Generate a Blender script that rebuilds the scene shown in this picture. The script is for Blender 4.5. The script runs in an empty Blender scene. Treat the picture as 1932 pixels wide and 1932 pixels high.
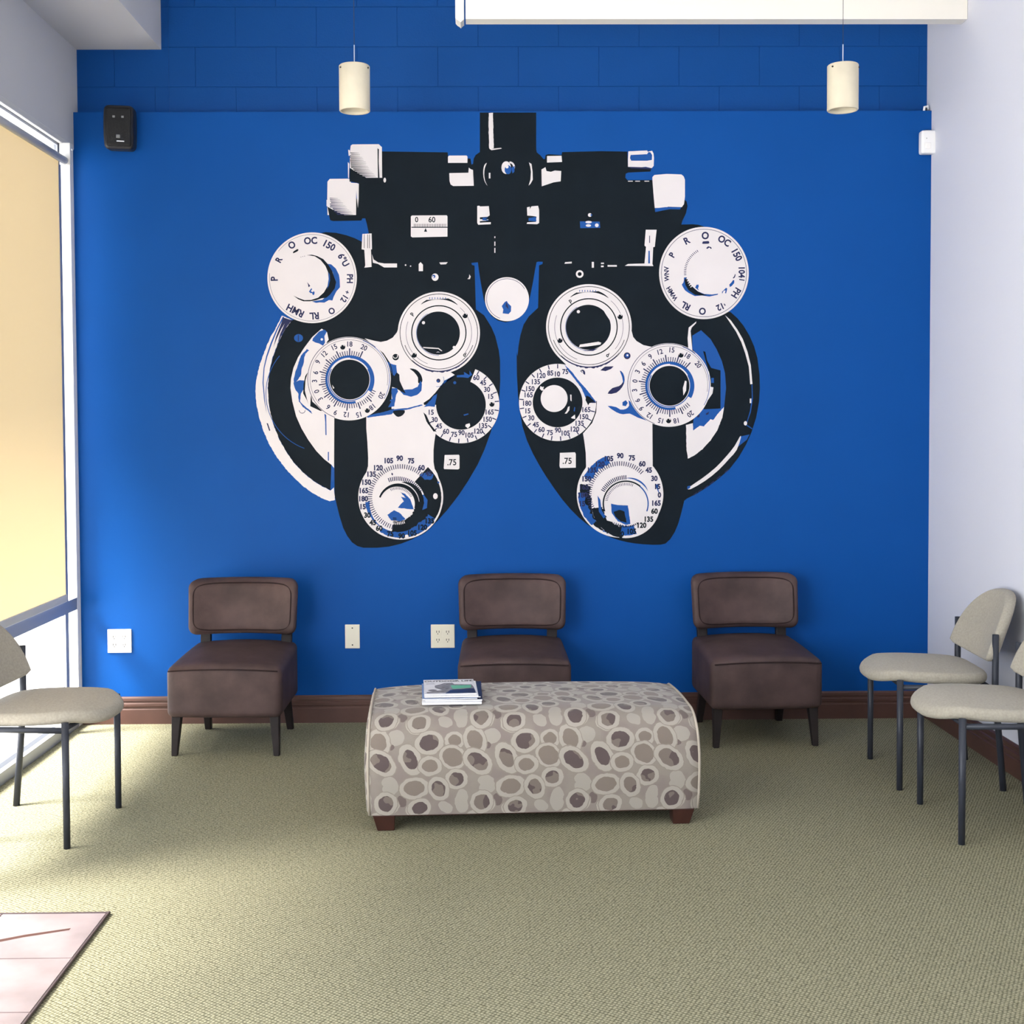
import bpy, bmesh, math, random
from mathutils import Vector, Matrix
random.seed(7)
SC = bpy.context.scene
COL = SC.collection
PI = math.pi

# ---------------------------------------------------------------- camera
F, YAW, PIT, ROL, PPX, PPY, CZ = 2350.0, .01263, .03573, .00501, 941.9, 883.8, 1.44
cd = bpy.data.cameras.new('camera'); cam = bpy.data.objects.new('camera', cd); COL.objects.link(cam)
cd.sensor_width = 36.0; cd.sensor_fit = 'HORIZONTAL'; cd.lens = F / 1932 * 36.0
cd.shift_x = -(PPX - 966) / 1932; cd.shift_y = (PPY - 966) / 1932
cd.clip_start = .05; cd.clip_end = 200
fw = Vector((math.sin(YAW) * math.cos(PIT), math.cos(YAW) * math.cos(PIT), -math.sin(PIT)))
rt = Vector((math.cos(YAW), -math.sin(YAW), 0)); up = rt.cross(fw)
r2 = rt * math.cos(ROL) + up * -math.sin(ROL); u2 = up * math.cos(ROL) + rt * math.sin(ROL)
cam.matrix_world = Matrix(((r2.x, u2.x, -fw.x, 0), (r2.y, u2.y, -fw.y, 0), (r2.z, u2.z, -fw.z, CZ), (0, 0, 0, 1)))
SC.camera = cam

# ---------------------------------------------------------------- world, sun, exposure
w = bpy.data.worlds.new('world'); SC.world = w; w.use_nodes = True
wb = w.node_tree.nodes['Background']; wb.inputs[0].default_value = (.80, .88, 1.0, 1); wb.inputs[1].default_value = 3.2
sl = bpy.data.lights.new('sun', 'SUN'); sl.energy = 21.0; sl.angle = math.radians(20); sl.color = (1, .96, .9)
so = bpy.data.objects.new('sun', sl); COL.objects.link(so)
so.rotation_euler = Vector((1.0, .44, -1.25)).to_track_quat('-Z', 'Y').to_euler()
def area(name, loc, direction, sx, sy, power, color=(1, 1, 1)):
    l = bpy.data.lights.new(name, 'AREA'); l.shape = 'RECTANGLE'; l.size = sx; l.size_y = sy; l.energy = power; l.color = color
    o = bpy.data.objects.new(name, l); COL.objects.link(o); o.location = loc
    o.rotation_euler = Vector(direction).to_track_quat('-Z', 'Y').to_euler(); return o
# daylight entering by the unshaded glazed bays and the street door beside the viewer, then an added fill lamp
area('daylight_side', (-1.80, 1.3, 1.5), (1, .25, -.05), 2.4, 2.5, 88, (.93, .96, 1))
area('fill_back', (.6, -2.7, 2.0), (0, 1, -.02), 3.4, 2.6, 44, (1, .97, .93))  # added fill lamp; the front wall behind it has no opening
SC.view_settings.view_transform = 'Standard'; SC.view_settings.look = 'None'
SC.view_settings.gamma = 1; SC.view_settings.use_curve_mapping = False
SC.view_settings.exposure = .46
SC.cycles.max_bounces = 8; SC.cycles.diffuse_bounces = 5

# ---------------------------------------------------------------- materials
def mat(name, col, rough=.6, spec=.3, metal=0, sheen=0, bump=None, vary=None, coat=0):
    m = bpy.data.materials.new(name); m.use_nodes = True
    nt = m.node_tree; b = nt.nodes['Principled BSDF']
    b.inputs['Base Color'].default_value = (*col, 1); b.inputs['Roughness'].default_value = rough
    b.inputs['Specular IOR Level'].default_value = spec; b.inputs['Metallic'].default_value = metal
    b.inputs['Sheen Weight'].default_value = sheen; b.inputs['Coat Weight'].default_value = coat
    tc = nt.nodes.new('ShaderNodeTexCoord')
    if vary:
        sc_, amt = vary
        n = nt.nodes.new('ShaderNodeTexNoise'); n.inputs['Scale'].default_value = sc_; n.inputs['Detail'].default_value = 4
        nt.links.new(tc.outputs['Object'], n.inputs['Vector'])
        mr = nt.nodes.new('ShaderNodeMapRange'); mr.inputs[1].default_value = .3; mr.inputs[2].default_value = .7
        mr.inputs[3].default_value = 1 - amt; mr.inputs[4].default_value = 1 + amt
        nt.links.new(n.outputs['Fac'], mr.inputs[0])
        h = nt.nodes.new('ShaderNodeHueSaturation'); h.inputs['Color'].default_value = (*col, 1)
        nt.links.new(mr.outputs[0], h.inputs['Value']); nt.links.new(h.outputs[0], b.inputs['Base Color'])
    if bump:
        sc_, st, dist = bump
        n = nt.nodes.new('ShaderNodeTexNoise'); n.inputs['Scale'].default_value = sc_; n.inputs['Detail'].default_value = 3
        nt.links.new(tc.outputs['Object'], n.inputs['Vector'])
        bp = nt.nodes.new('ShaderNodeBump'); bp.inputs['Strength'].default_value = st; bp.inputs['Distance'].default_value = dist
        nt.links.new(n.outputs['Fac'], bp.inputs['Height']); nt.links.new(bp.outputs[0], b.inputs['Normal'])
    return m
BLUE = (.002, .069, .30)
M = {}
M['blue'] = mat('blue_wall_paint', BLUE, .5, .12, bump=(90, .12, .002), vary=(3, .03))
M['white_wall'] = mat('lavender_white_paint', (.66, .67, .74), .6, .25, bump=(70, .1, .002))
M['soffit'] = mat('grey_white_paint', (.60, .60, .62), .7, .2, bump=(70, .1, .002))
M['ceiling'] = mat('ceiling_paint', (.75, .75, .74), .8, .2)
M['jamb'] = mat('white_jamb_paint', (.88, .86, .84), .5, .3)
M['alu'] = mat('window_aluminium', (.36, .38, .44), .4, .5, metal=.4)
M['base'] = mat('brown_baseboard_vinyl', (.085, .040, .031), .42, .4, vary=(12, .1))
M['concrete'] = mat('sidewalk_concrete', (.72, .70, .66), .9, .1, vary=(2, .06))
M['paint_black'] = mat('mural_black_paint', (.006, .0105, .016), .55, .08, vary=(9, .1))
M['paint_white'] = mat('mural_white_paint', (.70, .655, .665), .5, .3, vary=(6, .02))
M['paint_blue'] = mat('mural_blue_paint', (.006, .075, .31), .5, .18)
M['paint_navy'] = mat('mural_navy_paint', (.014, .018, .075), .5, .18)
M['suede'] = mat('brown_microsuede', (.064, .040, .038), .6, .28, sheen=.0, bump=(160, .25, .002), vary=(9, .28))
M['seam'] = mat('dark_suede_seam', (.030, .019, .019), .9, .1)
M['wood'] = mat('espresso_wood', (.020, .015, .015), .55, .25, vary=(20, .2))
M['footwood'] = mat('walnut_foot_wood', (.045, .016, .012), .35, .45, vary=(20, .2))
M['metal'] = mat('charcoal_enamel', (.030, .034, .046), .42, .3, vary=(15, .1))
M['cream'] = mat('cream_woven_fabric', (.36, .33, .272), .95, .08, sheen=.1, bump=(420, .5, .0015), vary=(130, .10))
M['plate'] = mat('almond_plastic', (.76, .72, .60), .4, .4)
M['plate_white'] = mat('white_plastic', (.85, .84, .84), .4, .4)
M['slot'] = mat('dark_slot', (.05, .045, .04), .6, .2)
M['black_plastic'] = mat('black_plastic', (.016, .016, .019), .5, .4)
M['grille'] = mat('speaker_grille', (.012, .013, .015), .7, .3, bump=(500, .6, .001))
M['grey_mark'] = mat('grey_badge', (.16, .17, .18), .4, .5)
M['silver'] = mat('silver_badge', (.6, .6, .62), .3, .5, metal=.6)
M['alabaster'] = mat('alabaster_shade', (.66, .60, .465), .6, .3, vary=(9, .07))
M['cord'] = mat('silver_cord', (.6, .65, .75), .4, .5)
M['screen_white'] = mat('cream_enamel', (.86, .82, .74), .5, .3)
M['roller'] = mat('grey_roller_tube', (.62, .62, .62), .5, .4)
M['paper'] = mat('paper_edges', (.78, .78, .80), .7, .2, vary=(400, .12))
M['cover_light'] = mat('pale_magazine_cover', (.66, .66, .70), .6, .15, vary=(14, .06))
M['cover_navy'] = mat('navy_magazine_cover', (.02, .03, .07), .3, .5)
M['cover_blue'] = mat('blue_magazine_cover', (.16, .25, .45), .3, .5)
M['cover_grey'] = mat('grey_print', (.20, .20, .23), .6, .15, vary=(60, .4))
M['cover_green'] = mat('green_print', (.12, .42, .29), .6, .15)
M['ink'] = mat('black_ink', (.02, .02, .025), .4, .4)
M['tile'] = mat('pinkish_stone_tile', (.215, .172, .170), .35, .4, vary=(7, .22))
M['grout'] = mat('tile_grout', (.22, .17, .16), .9, .1)
M['tile_edge'] = mat('tile_edge_strip', (.06, .042, .042), .5, .3)
M['streak'] = mat('tile_streak', (.07, .035, .028), .8, .1)

def glass_mat():
    m = bpy.data.materials.new('clear_glass'); m.use_nodes = True; nt = m.node_tree; nt.nodes.clear()
    o = nt.nodes.new('ShaderNodeOutputMaterial'); mx = nt.nodes.new('ShaderNodeMixShader'); fr = nt.nodes.new('ShaderNodeFresnel')
    t = nt.nodes.new('ShaderNodeBsdfTransparent'); g = nt.nodes.new('ShaderNodeBsdfGlossy'); g.inputs['Roughness'].default_value = .02
    nt.nodes.remove(fr); mx.inputs[0].default_value = .035
    nt.links.new(t.outputs[0], mx.inputs[1]); nt.links.new(g.outputs[0], mx.inputs[2])
    nt.links.new(mx.outputs[0], o.inputs[0]); return m
M['glass'] = glass_mat()
def blind_mat():
    m = bpy.data.materials.new('tan_blind_cloth'); m.use_nodes = True; nt = m.node_tree; nt.nodes.clear()
    o = nt.nodes.new('ShaderNodeOutputMaterial'); mx = nt.nodes.new('ShaderNodeMixShader'); mx.inputs[0].default_value = .62
    d = nt.nodes.new('ShaderNodeBsdfDiffuse'); d.inputs[0].default_value = (.62, .53, .40, 1)
    t = nt.nodes.new('ShaderNodeBsdfTranslucent'); t.inputs[0].default_value = (.60, .53, .40, 1)
    tc = nt.nodes.new('ShaderNodeTexCoord'); n = nt.nodes.new('ShaderNodeTexNoise'); n.inputs['Scale'].default_value = 400
    bp = nt.nodes.new('ShaderNodeBump'); bp.inputs['Strength'].default_value = .2; bp.inputs['Distance'].default_value = .001
    nt.links.new(tc.outputs['Object'], n.inputs[0]); nt.links.new(n.outputs[0], bp.inputs['Height']); nt.links.new(bp.outputs[0], d.inputs['Normal'])
    nt.links.new(d.outputs[0], mx.inputs[1]); nt.links.new(t.outputs[0], mx.inputs[2]); nt.links.new(mx.outputs[0], o.inputs[0]); return m
M['blind'] = blind_mat()

def N(nt, t, **k):
    n = nt.nodes.new('ShaderNode' + t)
    for a, b in k.items(): setattr(n, a, b)
    return n
def carpet_mat():
    m = bpy.data.materials.new('olive_loop_carpet'); m.use_nodes = True; nt = m.node_tree; b = nt.nodes['Principled BSDF']
    L = nt.links.new; tc = N(nt, 'TexCoord')
    mp = N(nt, 'Mapping'); mp.inputs['Rotation'].default_value = (0, 0, math.radians(-58)); mp.inputs['Scale'].default_value = (108, 92, 60)
    L(tc.outputs['Object'], mp.inputs['Vector'])
    v = N(nt, 'TexVoronoi'); v.inputs['Scale'].default_value = 1; v.inputs['Randomness'].default_value = .25; L(mp.outputs[0], v.inputs['Vector'])
    n1 = N(nt, 'TexNoise'); n1.inputs['Scale'].default_value = 140; n1.inputs['Detail'].default_value = 3; L(tc.outputs['Object'], n1.inputs['Vector'])
    n2 = N(nt, 'TexNoise'); n2.inputs['Scale'].default_value = 1.3; n2.inputs['Detail'].default_value = 3; L(tc.outputs['Object'], n2.inputs['Vector'])
    cr = N(nt, 'ValToRGB'); cr.color_ramp.elements[0].position = .22; cr.color_ramp.elements[0].color = (.33, .316, .212, 1)
    cr.color_ramp.elements[1].position = .75; cr.color_ramp.elements[1].color = (.075, .073, .045, 1)
    L(v.outputs['Distance'], cr.inputs[0])
    c2 = N(nt, 'ValToRGB'); c2.color_ramp.elements[0].position = .35; c2.color_ramp.elements[0].color = (.80, .80, .78, 1)
    c2.color_ramp.elements[1].position = .65; c2.color_ramp.elements[1].color = (1.12, 1.10, 1.09, 1); L(n1.outputs['Fac'], c2.inputs[0])
    mx = N(nt, 'Mix', data_type='RGBA', blend_type='MULTIPLY'); mx.inputs[0].default_value = 1; L(cr.outputs[0], mx.inputs[6]); L(c2.outputs[0], mx.inputs[7])
    hs = N(nt, 'HueSaturation'); mr = N(nt, 'MapRange'); mr.inputs[3].default_value = .93; mr.inputs[4].default_value = 1.07
    L(n2.outputs['Fac'], mr.inputs[0]); L(mr.outputs[0], hs.inputs['Value']); L(mx.outputs[2], hs.inputs['Color']); L(hs.outputs[0], b.inputs['Base Color'])
    b.inputs['Roughness'].default_value = 1; b.inputs['Specular IOR Level'].default_value = .05
    inv = N(nt, 'Math', operation='SUBTRACT'); inv.inputs[0].default_value = 1; L(v.outputs['Distance'], inv.inputs[1])
    bp = N(nt, 'Bump'); bp.inputs['Strength'].default_value = .7; bp.inputs['Distance'].default_value = .005; L(inv.outputs[0], bp.inputs['Height']); L(bp.outputs[0], b.inputs['Normal'])
    return m
M['carpet'] = carpet_mat()
def block_mat():
    m = bpy.data.materials.new('blue_painted_block'); m.use_nodes = True; nt = m.node_tree; b = nt.nodes['Principled BSDF']; L = nt.links.new
    tc = N(nt, 'TexCoord'); sep = N(nt, 'SeparateXYZ'); L(tc.outputs['Object'], sep.inputs[0]); cmb = N(nt, 'CombineXYZ')
    ax = N(nt, 'Math', operation='ADD'); ax.inputs[1].default_value = 8 * .388 + .015; az = N(nt, 'Math', operation='ADD'); az.inputs[1].default_value = -3.065 + .19 * 20
    L(sep.outputs[0], ax.inputs[0]); L(sep.outputs[2], az.inputs[0]); L(ax.outputs[0], cmb.inputs[0]); L(az.outputs[0], cmb.inputs[1])
    br = N(nt, 'TexBrick'); br.offset = .5; br.squash = 1; br.inputs['Scale'].default_value = 1; br.inputs['Brick Width'].default_value = .388; br.inputs['Row Height'].default_value = .19
    br.inputs['Mortar Size'].default_value = .0022; br.inputs['Mortar Smooth'].default_value = .6; L(cmb.outputs[0], br.inputs['Vector'])
    b.inputs['Base Color'].default_value = (BLUE[0] * .95, BLUE[1] * .88, BLUE[2] * .86, 1); b.inputs['Roughness'].default_value = .5; b.inputs['Specular IOR Level'].default_value = .15
    n = N(nt, 'TexNoise'); n.inputs['Scale'].default_value = 120; L(tc.outputs['Object'], n.inputs[0])
    inv = N(nt, 'Math', operation='MULTIPLY'); inv.inputs[1].default_value = -1.5; L(br.outputs['Fac'], inv.inputs[0])
    ad = N(nt, 'Math', operation='MULTIPLY_ADD'); ad.inputs[1].default_value = .25; L(n.outputs['Fac'], ad.inputs[0]); L(inv.outputs[0], ad.inputs[2])
    bp = N(nt, 'Bump'); bp.inputs['Strength'].default_value = .8; bp.inputs['Distance'].default_value = .004; L(ad.outputs[0], bp.inputs['Height']); L(bp.outputs[0], b.inputs['Normal'])
    return m
M['block'] = block_mat()

def ottoman_mat():
    """woven cloth with a repeat of oval rings, laid out in metres along the cloth (UV)"""
    m = bpy.data.materials.new('taupe_ring_jacquard'); m.use_nodes = True; nt = m.node_tree; b = nt.nodes['Principled BSDF']; L = nt.links.new
    uv = N(nt, 'UVMap'); uv.uv_map = 'UVMap'
    RX, RY, S = .337, .305, 1528.0
    dn = N(nt, 'TexNoise'); dn.inputs['Scale'].default_value = 38; L(uv.outputs[0], dn.inputs['Vector'])
    dm = N(nt, 'VectorMath', operation='MULTIPLY_ADD'); dm.inputs[1].default_value = (.012, .012, 0); L(dn.outputs['Color'], dm.inputs[0]); L(uv.outputs[0], dm.inputs[2])
    base = N(nt, 'TexNoise'); base.inputs['Scale'].default_value = 9; L(uv.outputs[0], base.inputs['Vector'])
    br = N(nt, 'ValToRGB'); br.color_ramp.elements[0].position = .42; br.color_ramp.elements[0].color = (.205, .168, .152, 1)
    br.color_ramp.elements[1].position = .58; br.color_ramp.elements[1].color = (.228, .198, .168, 1); L(base.outputs['Fac'], br.inputs[0])
    cur = br.outputs[0]
    dark, mid, lite, ring = (.085, .062, .060, 1), (.175, .142, .118, 1), (.40, .36, .31, 1), (.325, .292, .25, 1)
    items = [  # x, y in the cloth (read off the front face), radii, tilt, inner colour, inner fraction
        (725, 915, 48, 42, 10, None, 0), (1075, 1250, 34, 50, -15, None, 0), (560, 1285, 36, 48, 12, None, 0), (700, 1190, 46, 36, 20, None, 0),
        (1210, 1160, 44, 34, -20, None, 0), (990, 1300, 30, 40, 60, None, 0), (755, 1262, 26, 34, 10, 'solid_dark', 0), (700, 965, 20, 18, 0, 'solid_dark', 0),
        (1040, 935, 56, 50, 0, mid, .62), (1150, 935, 62, 84, 20, mid, .66), (835, 850, 62, 50, -10, dark, .60), (680, 825, 66, 48, 15, dark, .60),
        (1030, 1025, 76, 66, -35, mid, .74), (905, 945, 80, 66, 10, dark, .64), (805, 1035, 60, 92, 25, dark, .58), (910, 1070, 66, 56, 0, mid, .62),
        (1165, 1050, 92, 62, -38, dark, .66), (1050, 1145, 62, 58, 0, dark, .62), (825, 1190, 84, 62, 8, mid, .66), (955, 1195, 56, 72, 22, dark, .62),
        (670, 1275, 64, 68, -25, dark, .64), (850, 1302, 66, 56, 20, dark, .62)]
    def mixc(fac, cur, col):
        mx = N(nt, 'Mix', data_type='RGBA'); L(fac, mx.inputs[0]); L(cur, mx.inputs[6])
        if isinstance(col, tuple): mx.inputs[7].default_value = col
        else: L(col, mx.inputs[7])
        return mx.outputs[2]
    n2 = N(nt, 'TexNoise'); n2.inputs['Scale'].default_value = 14; L(uv.outputs[0], n2.inputs['Vector'])
    r2_ = N(nt, 'ValToRGB'); r2_.color_ramp.interpolation = 'CONSTANT'
    r2_.color_ramp.elements[0].color = dark; r2_.color_ramp.elements[1].position = .52; r2_.color_ramp.elements[1].color = (.155, .125, .105, 1); L(n2.outputs['Fac'], r2_.inputs[0])
    for (x, y, rx, ry, tilt, inner, fr) in items:
        cx, cy = (x - 65) / S, (1340 - y) / S
        s = N(nt, 'VectorMath', operation='SUBTRACT'); L(dm.outputs[0], s.inputs[0]); s.inputs[1].default_value = (cx + .006, cy + .006, 0)
        wr = N(nt, 'VectorMath', operation='WRAP'); L(s.outputs[0], wr.inputs[0]); wr.inputs[1].default_value = (RX / 2, RY / 2, 1); wr.inputs[2].default_value = (-RX / 2, -RY / 2, -1)
        mp = N(nt, 'Mapping', vector_type='TEXTURE'); L(wr.outputs[0], mp.inputs['Vector']); mp.inputs['Rotation'].default_value = (0, 0, math.radians(tilt))
        mp.inputs['Scale'].default_value = (rx / S, ry / S, 1)
        sp = N(nt, 'VectorMath', operation='MULTIPLY'); L(mp.outputs[0], sp.inputs[0]); sp.inputs[1].default_value = (1, 1, 0)
        ln = N(nt, 'VectorMath', operation='LENGTH'); L(sp.outputs[0], ln.inputs[0])
        lt = N(nt, 'Math', operation='LESS_THAN'); L(ln.outputs['Value'], lt.inputs[0]); lt.inputs[1].default_value = 1
        if inner == 'solid_dark': cur = mixc(lt.outputs[0], cur, (.13, .10, .09, 1)); continue
        if inner is None: cur = mixc(lt.outputs[0], cur, (.30, .27, .232, 1)); continue
        cur = mixc(lt.outputs[0], cur, ring)
        for lim, cc in ((fr, (mid if inner is mid else r2_.outputs[0])),):
            l2 = N(nt, 'Math', operation='LESS_THAN'); L(ln.outputs['Value'], l2.inputs[0]); l2.inputs[1].default_value = lim
            cur = mixc(l2.outputs[0], cur, cc)
        ed = N(nt, 'Math', operation='COMPARE'); L(ln.outputs['Value'], ed.inputs[0]); ed.inputs[1].default_value = 1.0; ed.inputs[2].default_value = .035
        cur = mixc(ed.outputs[0], cur, (.22, .19, .16, 1))
    L(cur, b.inputs['Base Color']); b.inputs['Roughness'].default_value = .8; b.inputs['Specular IOR Level'].default_value = .25; b.inputs['Sheen Weight'].default_value = .2
    wv = N(nt, 'TexNoise'); wv.inputs['Scale'].default_value = 700; L(uv.outputs[0], wv.inputs['Vector'])
    bp = N(nt, 'Bump'); bp.inputs['Strength'].default_value = .4; bp.inputs['Distance'].default_value = .001; L(wv.outputs[0], bp.inputs['Height']); L(bp.outputs[0], b.inputs['Normal'])
    return m
M['ottoman'] = ottoman_mat()
M['piping'] = mat('taupe_piping', (.40, .35, .29), .8, .2)

# ---------------------------------------------------------------- helpers
def link(name, bm, m, parent=None, smooth=False, loc=None):
    me = bpy.data.meshes.new(name); bmesh.ops.recalc_face_normals(bm, faces=bm.faces) if smooth != 'keep' else None
    bm.to_mesh(me); bm.free()
    ms = m if isinstance(m, (list, tuple)) else [m]
    for k in ms: me.materials.append(k)
    if smooth: me.polygons.foreach_set('use_smooth', [True] * len(me.polygons))
    o = bpy.data.objects.new(name, me); COL.objects.link(o)
    if parent: o.parent = parent
    if loc: o.location = loc
    return o
def tag(o, label=None, cat=None, group=None, kind=None):
    for k, v in (('label', label), ('category', cat), ('group', group), ('kind', kind)):
        if v: o[k] = v
    return o
def thing(name, label, cat, loc=(0, 0, 0), rz=0, group=None):
    o = bpy.data.objects.new(name, None); COL.objects.link(o); o.location = loc; o.rotation_euler = (0, 0, rz); o.empty_display_size = .1
    return tag(o, label, cat, group)
def struct(name, bm, m, parent=None):
    o = link(name, bm, m, parent)
    if not parent: o['kind'] = 'structure'
    return o
def copy_tree(o, parent=None):
    c = o.copy(); COL.objects.link(c)
    if parent: c.parent = parent
    for ch in list(o.children): copy_tree(ch, c)
    return c
def box(bm, x0, x1, y0, y1, z0, z1, mi=0):
    vs = [bm.verts.new((x, y, z)) for x in (x0, x1) for y in (y0, y1) for z in (z0, z1)]
    for f in ((0, 1, 3, 2), (4, 6, 7, 5), (0, 4, 5, 1), (2, 3, 7, 6), (0, 2, 6, 4), (1, 5, 7, 3)):
        fc = bm.faces.new([vs[i] for i in f]); fc.material_index = mi
    return vs
def B(*a, bevel=0, seg=2):
    bm = bmesh.new(); box(bm, *a)
    if bevel: bmesh.ops.bevel(bm, geom=bm.edges[:], offset=bevel, segments=seg, profile=.5, affect='EDGES', clamp_overlap=True)
    return bm
def sweep(bm, pts, r, n=10, closed=False, taper=None):
    pts = [Vector(p) for p in pts]; k = len(pts); rings = []
    prev = None
    for i, p in enumerate(pts):
        if closed: t = pts[(i + 1) % k] - pts[i - 1]
        else: t = pts[min(i + 1, k - 1)] - pts[max(i - 1, 0)]
        t.normalize()
        if prev is None: a = t.orthogonal().normalized()
        else:
            a = prev - t * prev.dot(t); a.normalize()
        prev = a; b_ = t.cross(a); rr = taper[i] if taper else r
        rings.append([bm.verts.new(p + a * rr * math.cos(2 * PI * j / n) + b_ * rr * math.sin(2 * PI * j / n)) for j in range(n)])
    for i in range(k if closed else k - 1):
        A, C = rings[i], rings[(i + 1) % k]
        off = 0
        if closed and i == k - 1:
            off = min(range(n), key=lambda o: sum((A[j].co - C[(j + o) % n].co).length for j in range(n)))
        for j in range(n):
            bm.faces.new((A[j], A[(j + 1) % n], C[(j + 1 + off) % n], C[(j + off) % n]))
    if not closed:
        bm.faces.new(rings[0]); bm.faces.new(rings[-1][::-1])
def lathe(bm, prof, n=32, cx=0, cy=0, mi=0):
    rings = [[bm.verts.new((cx + r * math.cos(2 * PI * j / n), cy + r * math.sin(2 * PI * j / n), z)) for j in range(n)] for r, z in prof]
    for A, C in zip(rings, rings[1:]):
        for j in range(n): bm.faces.new((A[j], A[(j + 1) % n], C[(j + 1) % n], C[j])).material_index = mi
    return rings
def rbox(hx, hy, hz, r, n=14, fn=None):
    """rounded box around the origin, with an optional deformation"""
    bm = bmesh.new(); bmesh.ops.create_cube(bm, size=2); bmesh.ops.subdivide_edges(bm, edges=bm.edges[:], cuts=n, use_grid_fill=True)
    H = (hx, hy, hz)
    for v in bm.verts:
        p = [0, 0, 0]
        for i in range(3):
            t = v.co[i]; s = math.sin(t * PI / 2) * .55 + t * .45
            p[i] = s * H[i]
        q = [max(-(H[i] - r), min(H[i] - r, p[i])) for i in range(3)]
        d = Vector([p[i] - q[i] for i in range(3)])
        if d.length > 1e-9:
            # cube-to-sphere style push on to the rounded surface
            m_ = max(abs(d[i]) for i in range(3)); d = d.normalized() * (r * min(1, m_ / r) if m_ < r - 1e-6 else r)
        v.co = Vector(q) + d
        if fn: v.co = fn(v.co.copy())
    return bm
def cushion(outline, t, edge=.02, dome=.012, seg=5):
    """soft pad: closed outline in XY, thickness t upward from z=0"""
    bm = bmesh.new(); n = len(outline); cx = sum(p[0] for p in outline) / n; cy = sum(p[1] for p in outline) / n
    R = max(math.hypot(p[0] - cx, p[1] - cy) for p in outline)
    prof = []
    for k in range(seg + 1):
        a = -PI / 2 + PI / 2 * k / seg; prof.append((1 - edge / R * (1 - math.cos(a)), edge * (1 + math.sin(a))))
    for k in range(1, seg + 1):
        a = PI / 2 * k / seg; prof.append((1 - edge / R * (1 - math.cos(a)), t - edge + edge * math.sin(a)))
    top = [(prof[-1][0] * s, t + dome * (1 - s * s)) for s in (.9, .75, .55, .3)]
    bot = [(prof[0][0] * s, 0) for s in (.3, .7)]
    prof = bot + prof + top
    rings = [[bm.verts.new((cx + (p[0] - cx) * s, cy + (p[1] - cy) * s, z)) for p in outline] for s, z in prof]
    for A, C in zip(rings, rings[1:]):
        for j in range(n): bm.faces.new((A[j], A[(j + 1) % n], C[(j + 1) % n], C[j]))
    c0 = bm.verts.new((cx, cy, 0)); c1 = bm.verts.new((cx, cy, t + dome))
    for j in range(n):
        bm.faces.new((c0, rings[0][(j + 1) % n], rings[0][j])); bm.faces.new((c1, rings[-1][j], rings[-1][(j + 1) % n]))
    return bm
def legmesh(p0, p1, w0, w1, d0=None, d1=None, bevel=.004):
    """tapering square leg from p0 (top) to p1 (foot)"""
    bm = bmesh.new(); d0 = d0 or w0; d1 = d1 or w1; v = []
    for (p, w_, d) in ((p0, w0, d0), (p1, w1, d1)):
        for sx, sy in ((-1, -1), (1, -1), (1, 1), (-1, 1)): v.append(bm.verts.new((p[0] + sx * w_ / 2, p[1] + sy * d / 2, p[2])))
    bm.faces.new(v[:4][::-1]); bm.faces.new(v[4:])
    for j in range(4): bm.faces.new((v[j], v[(j + 1) % 4], v[4 + (j + 1) % 4], v[4 + j]))
    bmesh.ops.bevel(bm, geom=bm.edges[:], offset=bevel, segments=2, profile=.5, affect='EDGES', clamp_overlap=True)
    return bm

_glyph = {}
def glyphs(s, bold=0.0):
    """triangulated outlines of a short text, height about 0.7 units, centred on the origin"""
    if (s, bold) in _glyph: return _glyph[(s, bold)]
    c = bpy.data.curves.new('lettering', 'FONT'); c.body = s; c.size = 1; c.align_x = 'CENTER'; c.offset = bold; c.resolution_u = 3
    o = bpy.data.objects.new('lettering', c); COL.objects.link(o)
    dg = bpy.context.evaluated_depsgraph_get(); me = bpy.data.meshes.new_from_object(o.evaluated_get(dg))
    vs = [v.co.copy() for v in me.vertices]; fs = [tuple(p.vertices) for p in me.polygons]
    bpy.data.objects.remove(o); bpy.data.curves.remove(c); bpy.data.meshes.remove(me)
    xs = [v.x for v in vs] or [0]; ys = [v.y for v in vs] or [0]
    ox, oy = (min(xs) + max(xs)) / 2, (min(ys) + max(ys)) / 2
    vs = [(v.x - ox, v.y - oy) for v in vs]; _glyph[(s, bold)] = (vs, fs, max(ys) - min(ys)); return _glyph[(s, bold)]

# ---------------------------------------------------------------- the room
XL, XR, YB, YU, HL = -1.94, 2.157, 6.0, 6.065, 2.93
YF, HC = -3.0, 3.9
WT = 2.755      # head of the glazing
fl = bmesh.new(); box(fl, XL - .02, XR + .1, YF - .1, YU + .1, -.1, 0); struct('floor', fl, M['carpet'])
b = B(XL - .02, XR + .02, YB, YU + .2, -.1, HL, bevel=0); struct('wall_back', b, M['blue'])
b = B(XL - .02, XR + .02, YU, YU + .2, HL, HC + .1); struct('wall_back_upper', b, M['block'])
b = B(-1.506, -1.500, YU - .003, YU, HL, HC); struct('trim_1', b, M['block'])      # control joint of the block wall
b = B(XR, XR + .15, YF - .1, YU + .2, -.1, HC + .1); struct('wall_right', b, M['white_wall'])
b = B(XL - .16, XL, YF - .1, YU + .2, WT, HC + .1); struct('wall_left', b, M['soffit'])
b = B(XL - .14, XR + .14, YF - .2, YF - .1, -.1, HC + .1); struct('wall_front', b, M['white_wall'])
b = B(XL - .15, XR + .15, YF - .2, YU + .2, HC, HC + .12); struct('ceiling', b, M['ceiling'])
b = B(XL, -1.535, YF, YU, 3.243, HC); struct('ceiling_soffit', b, M['soffit'])
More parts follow.
